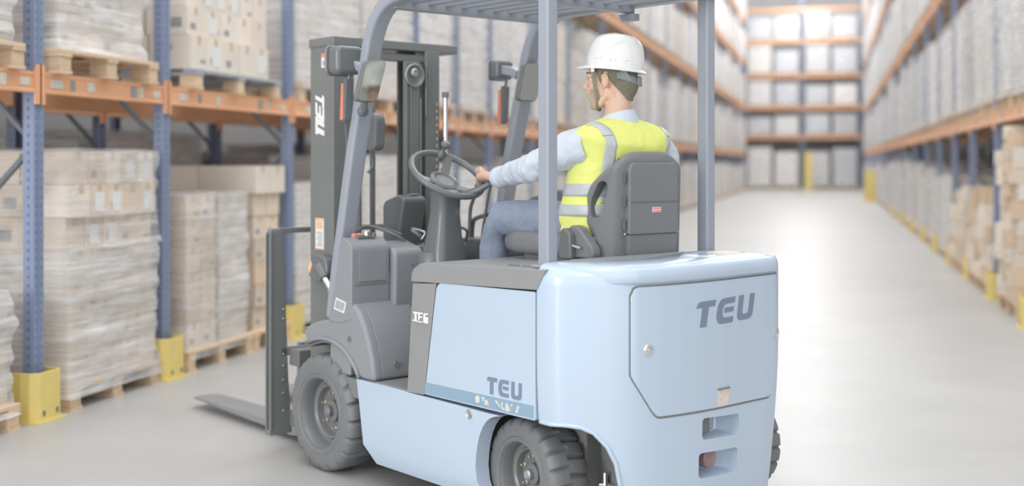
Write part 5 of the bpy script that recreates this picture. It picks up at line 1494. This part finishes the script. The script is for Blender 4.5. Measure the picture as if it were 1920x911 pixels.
# vest
vb = MB(); VR = [(.965,.128,.172,.062,.025),(1.03,.130,.172,.060,.025),(1.10,.124,.168,.050,.022),(1.18,.124,.176,.032,.014),(1.24,.124,.190,.012,.004),(1.285,.120,.208,.002,0),(1.312,.108,.218,.0,0),(1.332,.094,.212,0,0),(1.348,.080,.178,.0,0),(1.361,.070,.134,.004,0),(1.372,.062,.094,.008),(1.379,.056,.074,.010)]
slab(vb, VR); vest = organic('safety_vest', vb, 'vest_yellow', dr, voxel=.006, smooth=2, disp=.016, dscale=.10)
vv = BVHTree.FromPolygons([v.co/S for v in vest.data.vertices], [p.vertices[:] for p in vest.data.polygons])
def band(z0, z1):
    def f(u, v):
        a = 2*math.pi*u; z = z0+(z1-z0)*v; o_ = Vector((-1.03+.5*math.cos(a), -.54+.5*math.sin(a), z)); return o_, (Vector((-1.03,-.54,z))-o_).normalized()
    patch('reflective_band', vv, f, 90, 4, .0028, 'reflective', vest, thick=.002)
band(1.105,1.148); band(1.035,1.075)
for s_ in (1,-1):
    def f(u, v):
        # from low on the back, over the shoulder
        t = u; y = -.555+s_*(.128+.036*(v)+ .010*t); ang = R(-8+100*t)
        if t < .72: z = 1.08+(.265)*t/.72; o_ = Vector((-1.5, y-s_*.012*(1-t), z)); return o_, Vector((1,0,0))
        k = (t-.72)/.28; o_ = Vector((-1.5+.43*k, y, 1.345+.25*math.sin(k*1.57))); tg = Vector((-1.075+.0*k, y, 1.30)); return o_, (tg-o_).normalized()
    patch('reflective_strip', vv, f, 60, 5, .0028, 'reflective', vest, thick=.002)
for s_ in (1,-1):
    # piping round the armholes
    pts = []
    for k in range(24):
        a = R(80+200*k/23); o_ = Vector((-1.040+.088*math.cos(a), -.555+s_*.5, 1.262+.078*math.sin(a))); h_ = vv.ray_cast(o_, Vector((0,-s_,0)))[0]
        if h_ is not None: pts.append(h_+Vector((0,s_*.003,0)))
    if False: MB().tube(pts, .0026, 8).build('armhole_piping', 'piping_cream', vest, smooth=180)
# jeans and boots
je = MB(); slab(je, [(.925,.090,.145,.03),(.96,.108,.158,.02),(1.02,.108,.152,.012),(1.05,.100,.142,.01)])
je.tube(LL[:5]+[(-.512,-.415,.62)], [r*1.0 for r in LLR[:5]]+[.046], 20); je.tube(RL[:5]+[(-.512,-.69,.62)], [r*1.0 for r in LLR[:5]]+[.046], 20)
organic('jeans', je, 'jeans_denim', dr, voxel=.006, smooth=3, disp=.016, dscale=.08)
for P_ in (LL, RL):
    a = Vector(P_[-1]); mb = MB(); mb.tube([a+Vector((-.005,0,.04)), a+Vector((.0,0,-.02)), a+Vector((.03,0,-.060)), a+Vector((.14,0,-.068))], [.046,.046,.044,.034], 14); organic('boot', mb, 'black_plastic', dr, voxel=.006, smooth=2)
mb = MB(); a, b = Vector((-.528,-.438,1.164)), Vector((-.512,-.443,1.163)); mb.tube([a, b], [.030,.030], 20); w_o = mb.build('wristwatch', 'watch_black', dr, bevel=.003)
MB().ball(a.lerp(b,.5)+Vector((0,.004,.026)), (.014,.014,.006)).build('watch_face', 'watch_black', w_o, smooth=180)
